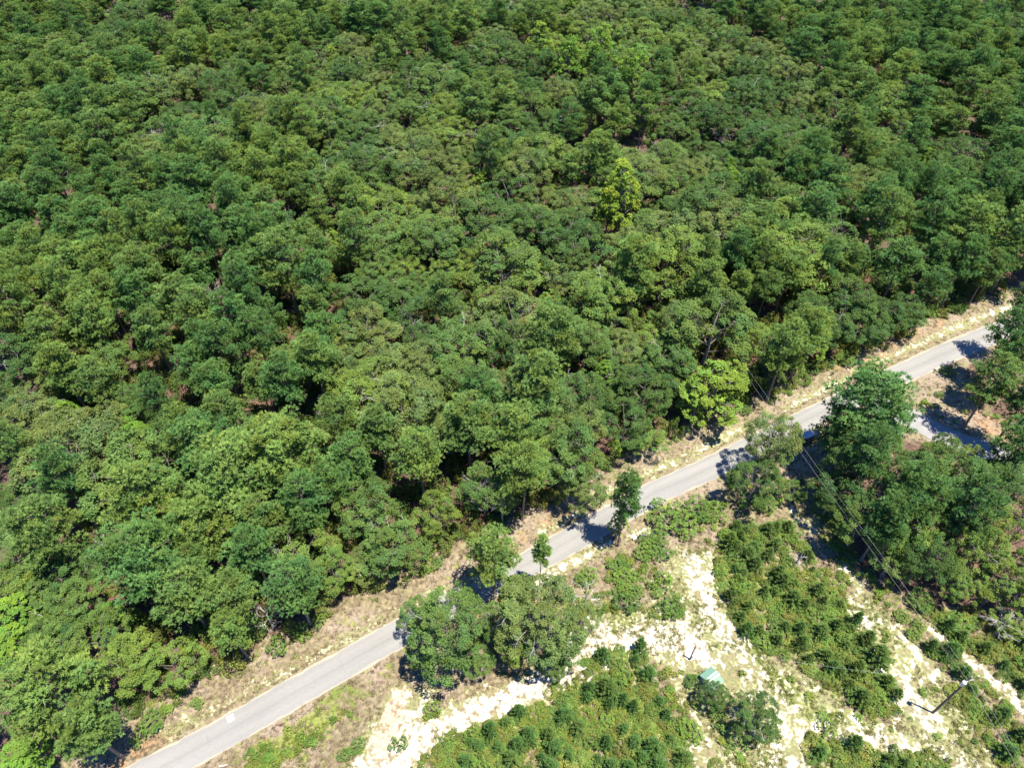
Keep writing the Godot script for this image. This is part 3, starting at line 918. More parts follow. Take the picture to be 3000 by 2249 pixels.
func forest() -> void:
	for m in [["the upper left corner", 0, 0], ["the upper right corner", 3000, 0], ["the left edge of the picture", 0, 1050], ["the right edge of the picture", 3000, 560], ["the top edge of the picture", 1500, 0]]:
		marks.append([m[0], Vector2(m[1], m[2])])
	var gaps := []
	for g in [[1262, 508, 3.5], [1128, 688, 3.0], [1375, 745, 2.6], [1058, 760, 2.0], [1275, 830, 2.2], [1330, 160, 4.0], [1580, 395, 3.0], [1960, 300, 3.5], [1000, 300, 2.0], [530, 300, 2.0], [1790, 600, 3.0], [1700, 260, 2.0], [640, 1000, 2.4]]:
		var p := am(g[0], g[1])
		gaps.append([p.x, p.z, g[2]])
	for g in gaps:
		taken.append(g)
	var kinds := noise(0.011, 91, 3)
	var tones := noise(0.022, 92, 3)
	var spots := []
	var step := 5.6
	var z := -28.0
	var row := 0
	while z > -345.0:
		var half := 24.0 + (-z) * 0.70 + 12.0
		var x := -half - fmod(row, 2) * step * 0.5
		while x < half:
			var p := Vector2(x + rng.randf_range(-2.5, 2.5), z + rng.randf_range(-2.5, 2.5))
			x += step
			var r := road_at(p.x, p.y)
			var d := r.x - r.y
			if r.x < 0 or d < 5.8:
				continue
			spots.append([p, d])
		z -= step * 0.9
		row += 1
	spots.sort_custom(func(a, b): return a[0].y > b[0].y)
	for s in spots:
		var p: Vector2 = s[0]
		var k := kinds.get_noise_2d(p.x, p.y) + rng.randf_range(-0.33, 0.33)
		var across := p.x / (24.0 - p.y * 0.70)            # -1 at the left edge, 1 at the right
		var pine := -0.02 + (0.3 if across < -0.35 else (0.28 if across > 0.42 else -0.24))
		var called := "pine_tree" if k < pine else "oak_tree"
		if called == "oak_tree" and rng.randf() < 0.045:
			called = "gum_tree"
		var h: float
		var rr: float
		var edge: float = smoothstep(7.0, 16.0, s[1])
		if called == "pine_tree":
			h = rng.randf_range(14.5, 24.0)
			rr = rng.randf_range(3.7, 6.2) * (h / 19.0)
		elif called == "oak_tree":
			h = rng.randf_range(9.0, 18.5)
			h = lerpf(minf(h, 11.0), h, edge)
			rr = h * rng.randf_range(0.36, 0.5)
			if rng.randf() < 0.12:
				h *= 0.6
				rr *= 0.7
		else:
			h = rng.randf_range(8, 15)
			rr = rng.randf_range(2.0, 3.2)
		if not clear_of(p.x, p.y, rr, 0.54):
			continue
		taken.append([p.x, p.y, rr])
		var tn := tones.get_noise_2d(p.x, p.y) * 1.3 + rng.randf_range(-0.42, 0.42) + (0.2 if across > 0.4 else 0.0)
		var tint := clampi(int((tn + 0.8) / 0.4), 0, 3)
		if called == "gum_tree":
			tint = 1 + int(rng.randf() < 0.65)
		var variant := rng.randi() % (4 if called == "gum_tree" else 6)
		var turn := rng.randf() * TAU
		var pos := Vector3(p.x, gh(p.x, p.y), p.y)
		var sc := seen_at(pos + UP * h * 0.7)
		var in_view: bool = sc.x > -60 and sc.x < 3060 and sc.y > -80 and sc.y < 2330
		if in_view and counted.get(called, 0) < 300:
			counted[called] = counted.get(called, 0) + 1
			var o := plant(called, variant, tint, pos, h, rr, turn, M[called.substr(0, called.find("_"))], "", {"pine_tree": "pine tree", "oak_tree": "oak tree", "gum_tree": "tree"}[called])
			noted.append([o, called, tint, sc])
		else:
			free_far[called].append([variant, tint, pos, h, rr, turn])

func far_trees() -> void:
	var names := {"pine_tree": ["distant_pine_trees", "mass of smaller pine crowns filling the far part of the wood"], "oak_tree": ["distant_oak_trees", "mass of smaller leafy oak crowns filling the far part of the wood"], "gum_tree": ["distant_gum_trees", "scattered yellow-green crowns in the far part of the wood"]}
	for called in free_far:
		var list: Array = free_far[called]
		if list.is_empty():
			continue
		var root := thing(names[called][0], names[called][1], "trees")
		root.set_meta("kind", "stuff")
		var mats: Array = M[called.substr(0, called.find("_"))]
		for v in 6:
			for t in mats.size():
				var some := list.filter(func(q): return q[0] == v and q[1] == t)
				if some.is_empty():
					continue
				var pr: Array = proto["%s%d" % [called, v]]
				for part in 2:
					var mm := MultiMesh.new()
					mm.transform_format = MultiMesh.TRANSFORM_3D
					mm.mesh = pr[part]
					mm.instance_count = some.size()
					for i in some.size():
						var q: Array = some[i]
						mm.set_instance_transform(i, Transform3D(Basis(UP, q[5]).scaled_local(Vector3(q[4] / pr[3], q[3] / pr[2], q[4] / pr[3])), q[2]))
					var o := MultiMeshInstance3D.new()
					o.name = "crowns" if part == 0 else "trunks"
					o.multimesh = mm
					o.material_override = mats[t] if part == 0 else M.bark
					root.add_child(o, true)

func scatter(called: String, label: String, category: String, mesh: Mesh, mat: Material, list: Array) -> void:      # list of [Transform3D, Color]
	var mm := MultiMesh.new()
	mm.transform_format = MultiMesh.TRANSFORM_3D
	mm.use_colors = true
	mm.mesh = mesh
	mm.instance_count = list.size()
	for i in list.size():
		mm.set_instance_transform(i, list[i][0])
		mm.set_instance_color(i, list[i][1])
	var o := MultiMeshInstance3D.new()
	o.name = numbered(called)
	o.multimesh = mm
	o.material_override = mat
	add_child(o)
	tag(o, label, category)
	o.set_meta("kind", "stuff")

func undergrowth() -> void:
	# bushes below the canopy
	var s := Soup.new()
	for i in 16:
		var d := rand_dir()
		d.y = absf(d.y)
		leaf_clump(s, Vector3(d.x * 1.1, 0.35 + d.y * 1.2, d.z * 1.1), 0.65, 34, 0.16, shade(Color(0.6, 0.78, 0.22), 0.8, 1.15, 0.1), d)
	var list := []
	var z := -30.0
	while z > -320.0:
		var half := 26.0 + (-z) * 0.68
		var x := -half
		var step := 3.0 if z > -150 else 4.6
		while x < half:
			var p := Vector2(x + rng.randf_range(-1.4, 1.4), z + rng.randf_range(-1.4, 1.4))
			x += step
			var r := road_at(p.x, p.y)
			var d := r.x - r.y
			if r.x < 0 or d < 5.4 or rng.randf() < 0.05:
				continue
			if field_at(p.x, p.y).a > 0.3 and p.y > GZ0:
				continue
			var k := rng.randf_range(0.14, 0.26)
			var h := rng.randf_range(0.7, 2.9)
			list.append([Transform3D(Basis(UP, rng.randf() * TAU).scaled_local(Vector3(rng.randf_range(0.6, 1.4), h, rng.randf_range(0.6, 1.4))), Vector3(p.x, gh(p.x, p.y), p.y)), Color(k * rng.randf_range(0.8, 1.3), k * 1.15, k)])
		z -= step
	scatter("forest_undergrowth", "low leafy undergrowth covering the floor of the wood", "undergrowth", s.mesh(), M.stuff, list)

	# tufts of grass and weeds on the open ground
	var t := Soup.new()
	for i in 22:
		var a := rng.randf() * TAU
		var b := Vector3(cos(a), 0, sin(a)) * rng.randf() * 0.22
		var d := Vector3(cos(a) * 0.7, rng.randf_range(0.5, 1.3), sin(a) * 0.7) * rng.randf_range(0.14, 0.3)
		var w := d.cross(UP).normalized() * 0.03
		t.tri(b - w, b + w, b + d, shade(Color(0.9, 0.9, 0.9), 0.75, 1.1))
	var tuft := t.mesh()
	var n1 := noise(0.07, 61, 3)
	var n2 := noise(0.25, 62, 2)
	var green := []
	var straw := []
	for i in 90000:
		var q := at(rng.randf_range(-60, 3060), rng.randf_range(850, 2290))
		if q.x < GX0 or q.x > GX1 or q.z < GZ0 or q.z > GZ1:
			continue
		var r := road_at(q.x, q.z)
		if absf(r.x) < r.y + rng.randf_range(0.0, 0.7) or drive_at(q.x, q.z) < 2.9:
			continue
		var f := field_at(q.x, q.z)
		if f.b < 0.4:
			continue
		var a := n1.get_noise_2d(q.x, q.z) + n2.get_noise_2d(q.x, q.z) * 0.6
		var near_road := 1.0 - smoothstep(2.0, 5.0, absf(r.x) - r.y)
		var want := f.g * 0.8 + a * 0.9 - maxf(f.r - 0.45, 0) * 0.55 - f.a * 0.5 - near_road * 0.35
		var pos := Vector3(q.x, gh(q.x, q.z), q.z)
		var basis := Basis(UP, rng.randf() * TAU).scaled_local(Vector3.ONE * rng.randf_range(0.5, 1.25))
		if want > rng.randf_range(0.12, 0.55):
			var k := rng.randf_range(0.75, 1.25)
			green.append([Transform3D(basis, pos), Color(0.19 * k * rng.randf_range(0.85, 1.3), 0.245 * k, 0.07 * k)])
		elif f.r < 0.45 + a * 0.3 and rng.randf() < 0.5:
			var k := rng.randf_range(0.7, 1.3)
			straw.append([Transform3D(basis, pos), Color(0.27 * k, 0.22 * k, 0.14 * k)])
	scatter("green_grass", "short green grass and weeds on the sandy clearing and verges", "grass", tuft, M.stuff, green)
	scatter("dry_grass", "dry straw-coloured grass on the verges and clearing", "grass", tuft, M.stuff, straw)
	# low growth between the young pines
	var fill := []
	for b in thickets.size():
		var poly: PackedVector2Array = thickets[b]
		var lo := Vector2(1e9, 1e9)
		var hi := -lo
		for p in poly:
			lo = lo.min(p)
			hi = hi.max(p)
		for i in int((hi.x - lo.x) * (hi.y - lo.y) * 0.85):
			var p := Vector2(rng.randf_range(lo.x, hi.x), rng.randf_range(lo.y, hi.y))
			if not inside(p, poly) or n1.get_noise_2d(p.x, p.y) < rng.randf_range(-0.5, 0.1):
				continue
			var k := rng.randf_range(0.2, 0.36)
			var w := rng.randf_range(0.25, 0.75)
			fill.append([Transform3D(Basis(UP, rng.randf() * TAU).scaled_local(Vector3(w, rng.randf_range(0.25, 0.8), w * rng.randf_range(0.7, 1.3))), Vector3(p.x, gh(p.x, p.y), p.y)), Color(k * rng.randf_range(0.85, 1.35), k * 1.12, k)])
	scatter("thicket_growth", "low bright green growth filling the gaps between young pines", "undergrowth", s.mesh(), M.stuff, fill)
	# leafy weeds along the verges
	var wd := Soup.new()
	for i in 5:
		var d := rand_dir()
		leaf_clump(wd, Vector3(d.x * 0.28, 0.18 + absf(d.y) * 0.2, d.z * 0.28), 0.24, 13, 0.1, shade(Color(0.85, 0.9, 0.75), 0.85, 1.1), UP)
	var weeds := []
	for i in 30000:
		var q := at(rng.randf_range(-60, 3060), rng.randf_range(870, 2290))
		if q.x < GX0 or q.x > GX1 or q.z < GZ0 or q.z > GZ1:
			continue
		var r := road_at(q.x, q.z)
		var d := absf(r.x) - r.y
		if d < 1.4 or drive_at(q.x, q.z) < 3.4:
			continue
		var f := field_at(q.x, q.z)
		if f.b < 0.4 or f.r > 0.5 or f.a > 0.6 or (inside(Vector2(q.x, q.z), open_sand) and rng.randf() < 0.9):
			continue
		var want := n1.get_noise_2d(q.x + 300, q.z) * 0.9 + f.g * 0.55 + (0.2 if d > 4.0 else -0.2)
		if want > rng.randf_range(0.22, 0.75):
			var k := rng.randf_range(0.65, 1.3)
			weeds.append([Transform3D(Basis(UP, rng.randf() * TAU).scaled_local(Vector3.ONE * rng.randf_range(0.6, 1.7)), Vector3(q.x, gh(q.x, q.z), q.z)), Color(0.19 * k * rng.randf_range(0.8, 1.3), 0.265 * k, 0.065 * k)])
	scatter("leafy_weeds", "knee-high leafy weeds scattered over the clearing and verges", "weeds", wd.mesh(), M.stuff, weeds)

func saplings() -> void:
	var blocks := [
		[poly_m([930, 1660, 950, 1600, 1000, 1575, 1090, 1560, 1170, 1510, 1240, 1460, 1275, 1415, 1380, 1400, 1410, 1450, 1425, 1530, 1465, 1570, 1500, 1640, 1640, 1660, 1560, 1690, 930, 1700]), 2.15, 2],
		[poly_m([1535, 1190, 1570, 1140, 1720, 1140, 1755, 1210, 1790, 1260, 1830, 1330, 1890, 1420, 1935, 1490, 1930, 1540, 1850, 1535, 1770, 1470, 1730, 1440, 1630, 1405, 1605, 1370, 1555, 1290]), 2.25, 1],
		[poly_m([1745, 1590, 1790, 1570, 1830, 1600, 1900, 1620, 2050, 1640, 2080, 1690, 1750, 1690]), 2.3, 2],
		[poly_m([1990, 1390, 2030, 1370, 2110, 1450, 2230, 1560, 2240, 1690, 2200, 1690, 2120, 1590, 2060, 1500]), 2.5, 2],
		[poly_m([1960, 1290, 2100, 1320, 2230, 1370, 2240, 1520, 2180, 1490, 2090, 1400, 2010, 1340]), 2.7, 1]]
	var bushes := [leaf_mat("shrub leaves bright", Color(0.9, 1.0, 0.8)), leaf_mat("shrub leaves green", Color(0.72, 0.85, 0.8)), leaf_mat("shrub leaves dark", Color(0.5, 0.65, 0.65))]
	M.shrub = bushes
	for b in blocks.size():
		var poly: PackedVector2Array = blocks[b][0]
		thickets.append(poly)
		var lo := Vector2(1e9, 1e9)
		var hi := -lo
		for p in poly:
			lo = lo.min(p)
			hi = hi.max(p)
		var step: float = blocks[b][1]
		var z := lo.y
		while z < hi.y:
			var x := lo.x
			while x < hi.x:
				var p := Vector2(x + rng.randf_range(-1.2, 1.2), z + rng.randf_range(-1.2, 1.2))
				x += step
				if not inside(p, poly) or not clear_of(p.x, p.y, 0.8, 0.6):
					continue
				var pos := Vector3(p.x, gh(p.x, p.y), p.y)
				var sc := seen_at(pos + UP * 1.5)
				if sc.x < -40 or sc.x > 3040 or sc.y > 2290:
					continue
				var roll := rng.randf()
				if roll < (0.62 if b != 4 else 0.35) and counted.get("young_pine", 0) < 300:
					var h := rng.randf_range(1.3, 2.6) + rng.randf_range(0.0, 2.1)
					var tint := clampi(int(blocks[b][2]) + int(rng.randf_range(-1.4, 1.4)), 0, 3)
					var o := plant("young_pine", rng.randi() % 4, tint, pos, h, 0.35 + h * rng.randf_range(0.22, 0.36), rng.randf() * TAU, M.pine, "", "pine sapling", "young pines planted in the clearing")
					counted["young_pine"] = counted.get("young_pine", 0) + 1
					noted.append([o, "young_pine", tint, sc])
				elif roll < 0.97 and counted.get("shrub", 0) < 240:
					var r := rng.randf_range(0.4, 1.35) * (1.5 if b == 4 else 1.0)
					var tint := 0 if rng.randf() < 0.6 else 1
					var o := plant("shrub", rng.randi() % 4, tint, pos, r * rng.randf_range(0.8, 1.7), r, rng.randf() * TAU, bushes, "", "shrub", "green shrubs among the young pines")
					counted["shrub"] = counted.get("shrub", 0) + 1
					noted.append([o, "shrub", tint, sc])
				taken.append([p.x, p.y, 0.8])
			z += step

func lone_shrubs() -> void:
	pass
	for q in [[1440, 1115, 2.8, 1, 3.2], [1478, 1130, 2.4, 0, 2.6], [1510, 1100, 2.6, 1, 3.0], [1405, 1165, 2.0, 0, 2.4], [1425, 1185, 2.2, 1, 2.6], [1390, 1195, 1.7, 0, 1.8], [1270, 1248, 1.5, 0, 1.8], [1258, 1255, 1.1, 1, 1.3], [1335, 1225, 1.5, 1, 1.6], [1350, 1250, 1.6, 0, 1.7], [1345, 1275, 1.5, 0, 1.7], [1352, 1305, 1.9, 2, 2.2], [1375, 1280, 1.1, 1, 1.3], [1428, 1262, 1.9, 0, 2.0], [1458, 1308, 1.7, 1, 2.0], [1440, 1320, 1.6, 1, 1.8], [1548, 1105, 1.7, 0, 2.6], [1600, 1075, 2.2, 2, 3.0], [1650, 1085, 2.0, 1, 2.4], [945, 1218, 1.1, 1, 1.4], [918, 1232, 0.9, 0, 1.0], [932, 1530, 1.2, 0, 1.5], [860, 1608, 1.2, 1, 1.5], [770, 1612, 1.0, 1, 1.2], [742, 1628, 0.9, 1, 1.1], [1000, 1280, 2.0, 1, 4.0], [1095, 1300, 1.6, 1, 3.2], [1950, 1330, 1.1, 0, 1.3], [1985, 1350, 1.1, 0, 1.3], [1975, 1370, 1.0, 0, 1.1], [2048, 1345, 1.3, 0, 1.6], [2070, 1385, 1.3, 0, 1.6], [1925, 1258, 0.8, 0, 0.8], [1900, 1275, 0.6, 0, 0.7], [1880, 1240, 0.9, 0, 0.9], [1690, 1130, 1.0, 0, 1.1], [425, 1520, 0.8, 0, 0.9], [395, 1500, 0.7, 0, 0.8], [330, 1560, 1.4, 1, 1.6], [300, 1590, 1.2, 0, 1.4], [650, 1365, 1.1, 0, 1.3], [690, 1345, 1.2, 0, 1.4], [600, 1400, 1.5, 1, 1.7], [1495, 1470, 1.0, 2, 1.2], [1560, 1560, 1.4, 1, 1.6], [1490, 1580, 1.6, 0, 1.6], [1600, 1600, 1.3, 0, 1.4], [1680, 1590, 0.8, 1, 0.9], [1880, 790, 1.4, 1, 1.6], [1845, 760, 1.3, 0, 1.5], [1790, 790, 1.3, 2, 1.6], [1815, 775, 1.0, 0, 1.1], [1930, 705, 1.3, 1, 1.5], [2010, 680, 1.5, 0, 1.5], [1610, 890, 1.2, 1, 1.5], [1570, 905, 1.1, 0, 1.4], [2050, 800, 1.3, 1, 1.2], [2030, 850, 1.0, 1, 1.0]]:
		tree("shrub", q[0], q[1], q[4], q[2], q[3], int(q[0]) % 4)


# ---------------------------------------------------------------- built things
func lathe(profile: Array, sides := 16) -> ArrayMesh:     # [radius, height] upwards
	var s := SurfaceTool.new()
	s.begin(Mesh.PRIMITIVE_TRIANGLES)
	for i in profile.size() - 1:
		for j in sides:
			var a := TAU * j / sides
			var b := TAU * (j + 1) / sides
			var p := []
			for e in [[i, a], [i + 1, a], [i + 1, b], [i, b]]:
				p.append(Vector3(cos(e[1]) * profile[e[0]][0], profile[e[0]][1], sin(e[1]) * profile[e[0]][0]))
			for q in [p[0], p[1], p[2], p[0], p[2], p[3]]:
				s.add_vertex(q)
	s.generate_normals()
	return s.commit()

func box_mesh(size: Vector3, at_ := Vector3.ZERO, basis := Basis()) -> ArrayMesh:
	var s := Soup.new()
	s.box(-size / 2, size / 2, Color(1, 1, 1), basis, at_)
	return s.mesh()

func put(o: Node3D, p: Vector3, r := Vector3.ZERO) -> Node3D:
	o.position = p
	o.rotation = r
	return o

func wire(called: String, label: String, a: Vector3, b: Vector3, sag: float, r: float) -> void:
	var s := Soup.new()
	var pts := []
	var rad := []
	for i in 25:
		var t := i / 24.0
		pts.append(a.lerp(b, t) - UP * sag * 4 * t * (1 - t))
		rad.append(r)
	s.tube(pts, rad, 5, Color(1, 1, 1))
	tag(obj(called, s.mesh(), M.wire), label, "cable", "cables of the power line")

func power_line() -> void:
	var foot := on_ground(at(2732, 2089))
	var h := 12.0
	var line := Vector3(-14.8, 0, -58.0).normalized()      # the way the wires run, away from the camera
	var turn := atan2(-line.x, -line.z)
	var t := thing("utility_pole", "tall dark wooden utility pole with transformer in the clearing", "utility pole", foot, turn)
	obj("pole", lathe([[0.17, -0.5], [0.165, 0.0], [0.15, 4.0], [0.125, 8.0], [0.1, h - 0.05], [0.085, h], [0.0, h]], 14), M.pole, t)
	var tank := obj("transformer", lathe([[0.0, 0.0], [0.24, 0.0], [0.26, 0.04], [0.26, 0.78], [0.275, 0.8], [0.275, 0.84], [0.2, 0.92], [0.0, 0.94]], 18), M.grey, t)
	put(tank, Vector3(-0.42, h - 2.0, 0.05))
	put(obj("bushing", lathe([[0.06, 0.0], [0.07, 0.05], [0.045, 0.1], [0.065, 0.15], [0.04, 0.22], [0.0, 0.3]], 10), M.china, tank), Vector3(0.06, 0.92, 0))
	put(obj("bracket", box_mesh(Vector3(0.3, 0.12, 0.1)), M.galv, t), Vector3(-0.17, h - 1.5, 0.05))
	put(obj("insulator", lathe([[0.03, 0.0], [0.09, 0.05], [0.05, 0.12], [0.09, 0.17], [0.04, 0.3], [0.0, 0.34]], 10), M.china, t), Vector3(0, h, 0))
	put(obj("insulator", lathe([[0.04, 0.0], [0.08, 0.05], [0.05, 0.12], [0.07, 0.2], [0.0, 0.24]], 10), M.china, t), Vector3(-0.16, h - 1.05, 0.1))
	var cut := obj("fuse_cutout", lathe([[0.03, 0.0], [0.07, 0.06], [0.04, 0.14], [0.07, 0.22], [0.04, 0.36], [0.0, 0.4]], 10), M.china, t)
	put(cut, Vector3(0.22, h - 0.75, 0.1), Vector3(0.3, 0, -0.5))
	put(obj("bracket", box_mesh(Vector3(0.34, 0.05, 0.05)), M.galv, t), Vector3(0.12, h - 0.7, 0.08))
	put(obj("ground_wire", lathe([[0.012, 0.0], [0.012, h - 1.2]], 5), M.galv, t), Vector3(0.02, 0, 0.172))
	marks.append(["the utility pole", Vector2(2760, 2050)])
	var side := Vector3(-line.z, 0, line.x)
	var top := foot + UP * (h + 0.3)
	var low := foot + UP * (h - 1.15) - side * -0.15
	var far := foot + line * 95.0
	far.y = 0
	wire("power_cable", "thin grey cable from the utility pole up over the road", top, far + UP * 12.0, 1.1, 0.0105)
	wire("power_cable", "lower of two thin cables from the utility pole over the road", low, far + UP * 10.6 - side * 0.2, 1.1, 0.0105)
	var near := at(2985, 2240, 11.0)
	var out := (Vector3(near.x, 0, near.z) - Vector3(foot.x, 0, foot.z)).normalized()
	wire("power_cable", "thin cable from the pole top to the lower right corner", top, foot + out * 60 + UP * 12.0, 0.9, 0.0115)
	wire("power_cable", "thin cable from the transformer to the lower right corner", low, foot + out * 60 + UP * 10.5 - side * 0.2, 0.9, 0.0115)
	# the short service pole
	var sp := on_ground(at(2022, 1930.6))
	var u := thing("meter_pole", "short dark pole with a meter box beside the sand track", "pole", sp, 0.5)
	obj("pole", lathe([[0.12, -0.3], [0.115, 0.0], [0.1, 4.4], [0.0, 4.45]], 12), M.pole, u)
	put(obj("meter_box", box_mesh(Vector3(0.32, 0.5, 0.16)), M.grey, u), Vector3(0.06, 1.45, 0.2))
	put(obj("meter_dial", lathe([[0.1, 0.0], [0.1, 0.06], [0.06, 0.1], [0.0, 0.11]], 14), M.galv, u), Vector3(0.06, 1.5, 0.28), Vector3(PI / 2, 0, 0))
	put(obj("breaker_box", box_mesh(Vector3(0.3, 0.42, 0.14)), M.grey, u), Vector3(0.06, 0.9, 0.19))
	put(obj("conduit", lathe([[0.03, 1.7], [0.03, 4.5], [0.07, 4.55], [0.07, 4.68], [0.0, 4.72]], 10), M.galv, u), Vector3(0.06, 0, 0.15))
	marks.append(["the short meter pole", Vector2(2030, 1910)])
	wire("service_cable", "thin service cable from utility pole to short meter pole", foot + UP * (h - 1.6), sp + UP * 4.3, 0.7, 0.009)

func shed() -> void:
	var c := on_ground(at(2088, 1983, 2.3))
	var along := (at(2081, 1954) - at(2057, 1973)).normalized()
	var t := thing("pump_shed", "small shed with green metal gable roof by the meter pole", "shed", c, atan2(-along.z, along.x))
	# own axes: x along the ridge, z across
	var L := 2.3
	var W := 2.7
	var H := 1.9
	var R := 2.35
	var wood := plain_mat("grey weathered boards", Color(0.3, 0.27, 0.23), 0.9)
	var tin := plain_mat("green painted roof sheet", Color(0.12, 0.225, 0.165), 0.5)
	var cap := plain_mat("white roof flashing", Color(0.8, 0.82, 0.8), 0.35)
	for s in [-1, 1]:
		put(obj("wall", box_mesh(Vector3(L - 0.3, H, 0.06)), wood, t), Vector3(0, H / 2, s * (W / 2 - 0.25)))
		var g := Soup.new()
		var x: float = s * (L / 2 - 0.15)
		var hw := W / 2 - 0.22
		for e in [0.03, -0.03]:
			g.quad(Vector3(x + e, 0, -hw), Vector3(x + e, H, -hw), Vector3(x + e, H, hw), Vector3(x + e, 0, hw), Color(1, 1, 1))
			g.tri(Vector3(x + e, H, -hw), Vector3(x + e, R - 0.09, 0), Vector3(x + e, H, hw), Color(1, 1, 1))
		obj("wall", g.mesh(), wood, t)
	put(obj("door", box_mesh(Vector3(0.7, 1.6, 0.05)), plain_mat("brown door", Color(0.12, 0.09, 0.07), 0.8), t), Vector3(0.2, 0.82, W / 2 - 0.19))
	# three ribbed sheets to each slope
	for s in [-1, 1]:
		for i in 3:
			var m := Soup.new()
			var x0 := -L / 2 + i * L / 3 + 0.005
			var n := 4
			for k in n:
				var a := x0 + (L / 3 - 0.01) * k / n
				var b := x0 + (L / 3 - 0.01) * (k + 1) / n
				var y0 := 0.025 if k % 2 else 0.0
				for seg in [[a, b - 0.03, y0, y0], [b - 0.03, b, y0, 0.025 if not k % 2 else 0.0]]:
					m.quad(Vector3(seg[0], R + seg[2], 0.02 * s), Vector3(seg[1], R + seg[3], 0.02 * s), Vector3(seg[1], H - 0.06 + seg[3], s * W / 2), Vector3(seg[0], H - 0.06 + seg[2], s * W / 2), Color(1, 1, 1))
			obj("roof_panel", m.mesh(), tin, t)
	for s in [-1, 1]:
		var slope := atan2(R - H + 0.06, W / 2)
		put(obj("ridge_flashing", box_mesh(Vector3(L + 0.04, 0.012, 0.2)), cap, t), Vector3(0, R - sin(slope) * 0.22 + 0.045, s * 0.24), Vector3(s * slope, 0, 0))
	put(obj("ridge_cap", box_mesh(Vector3(L + 0.03, 0.03, 0.14)), tin, t), Vector3(0, R + 0.035, 0))
	marks.append(["the green-roofed shed", Vector2(2088, 1985)])

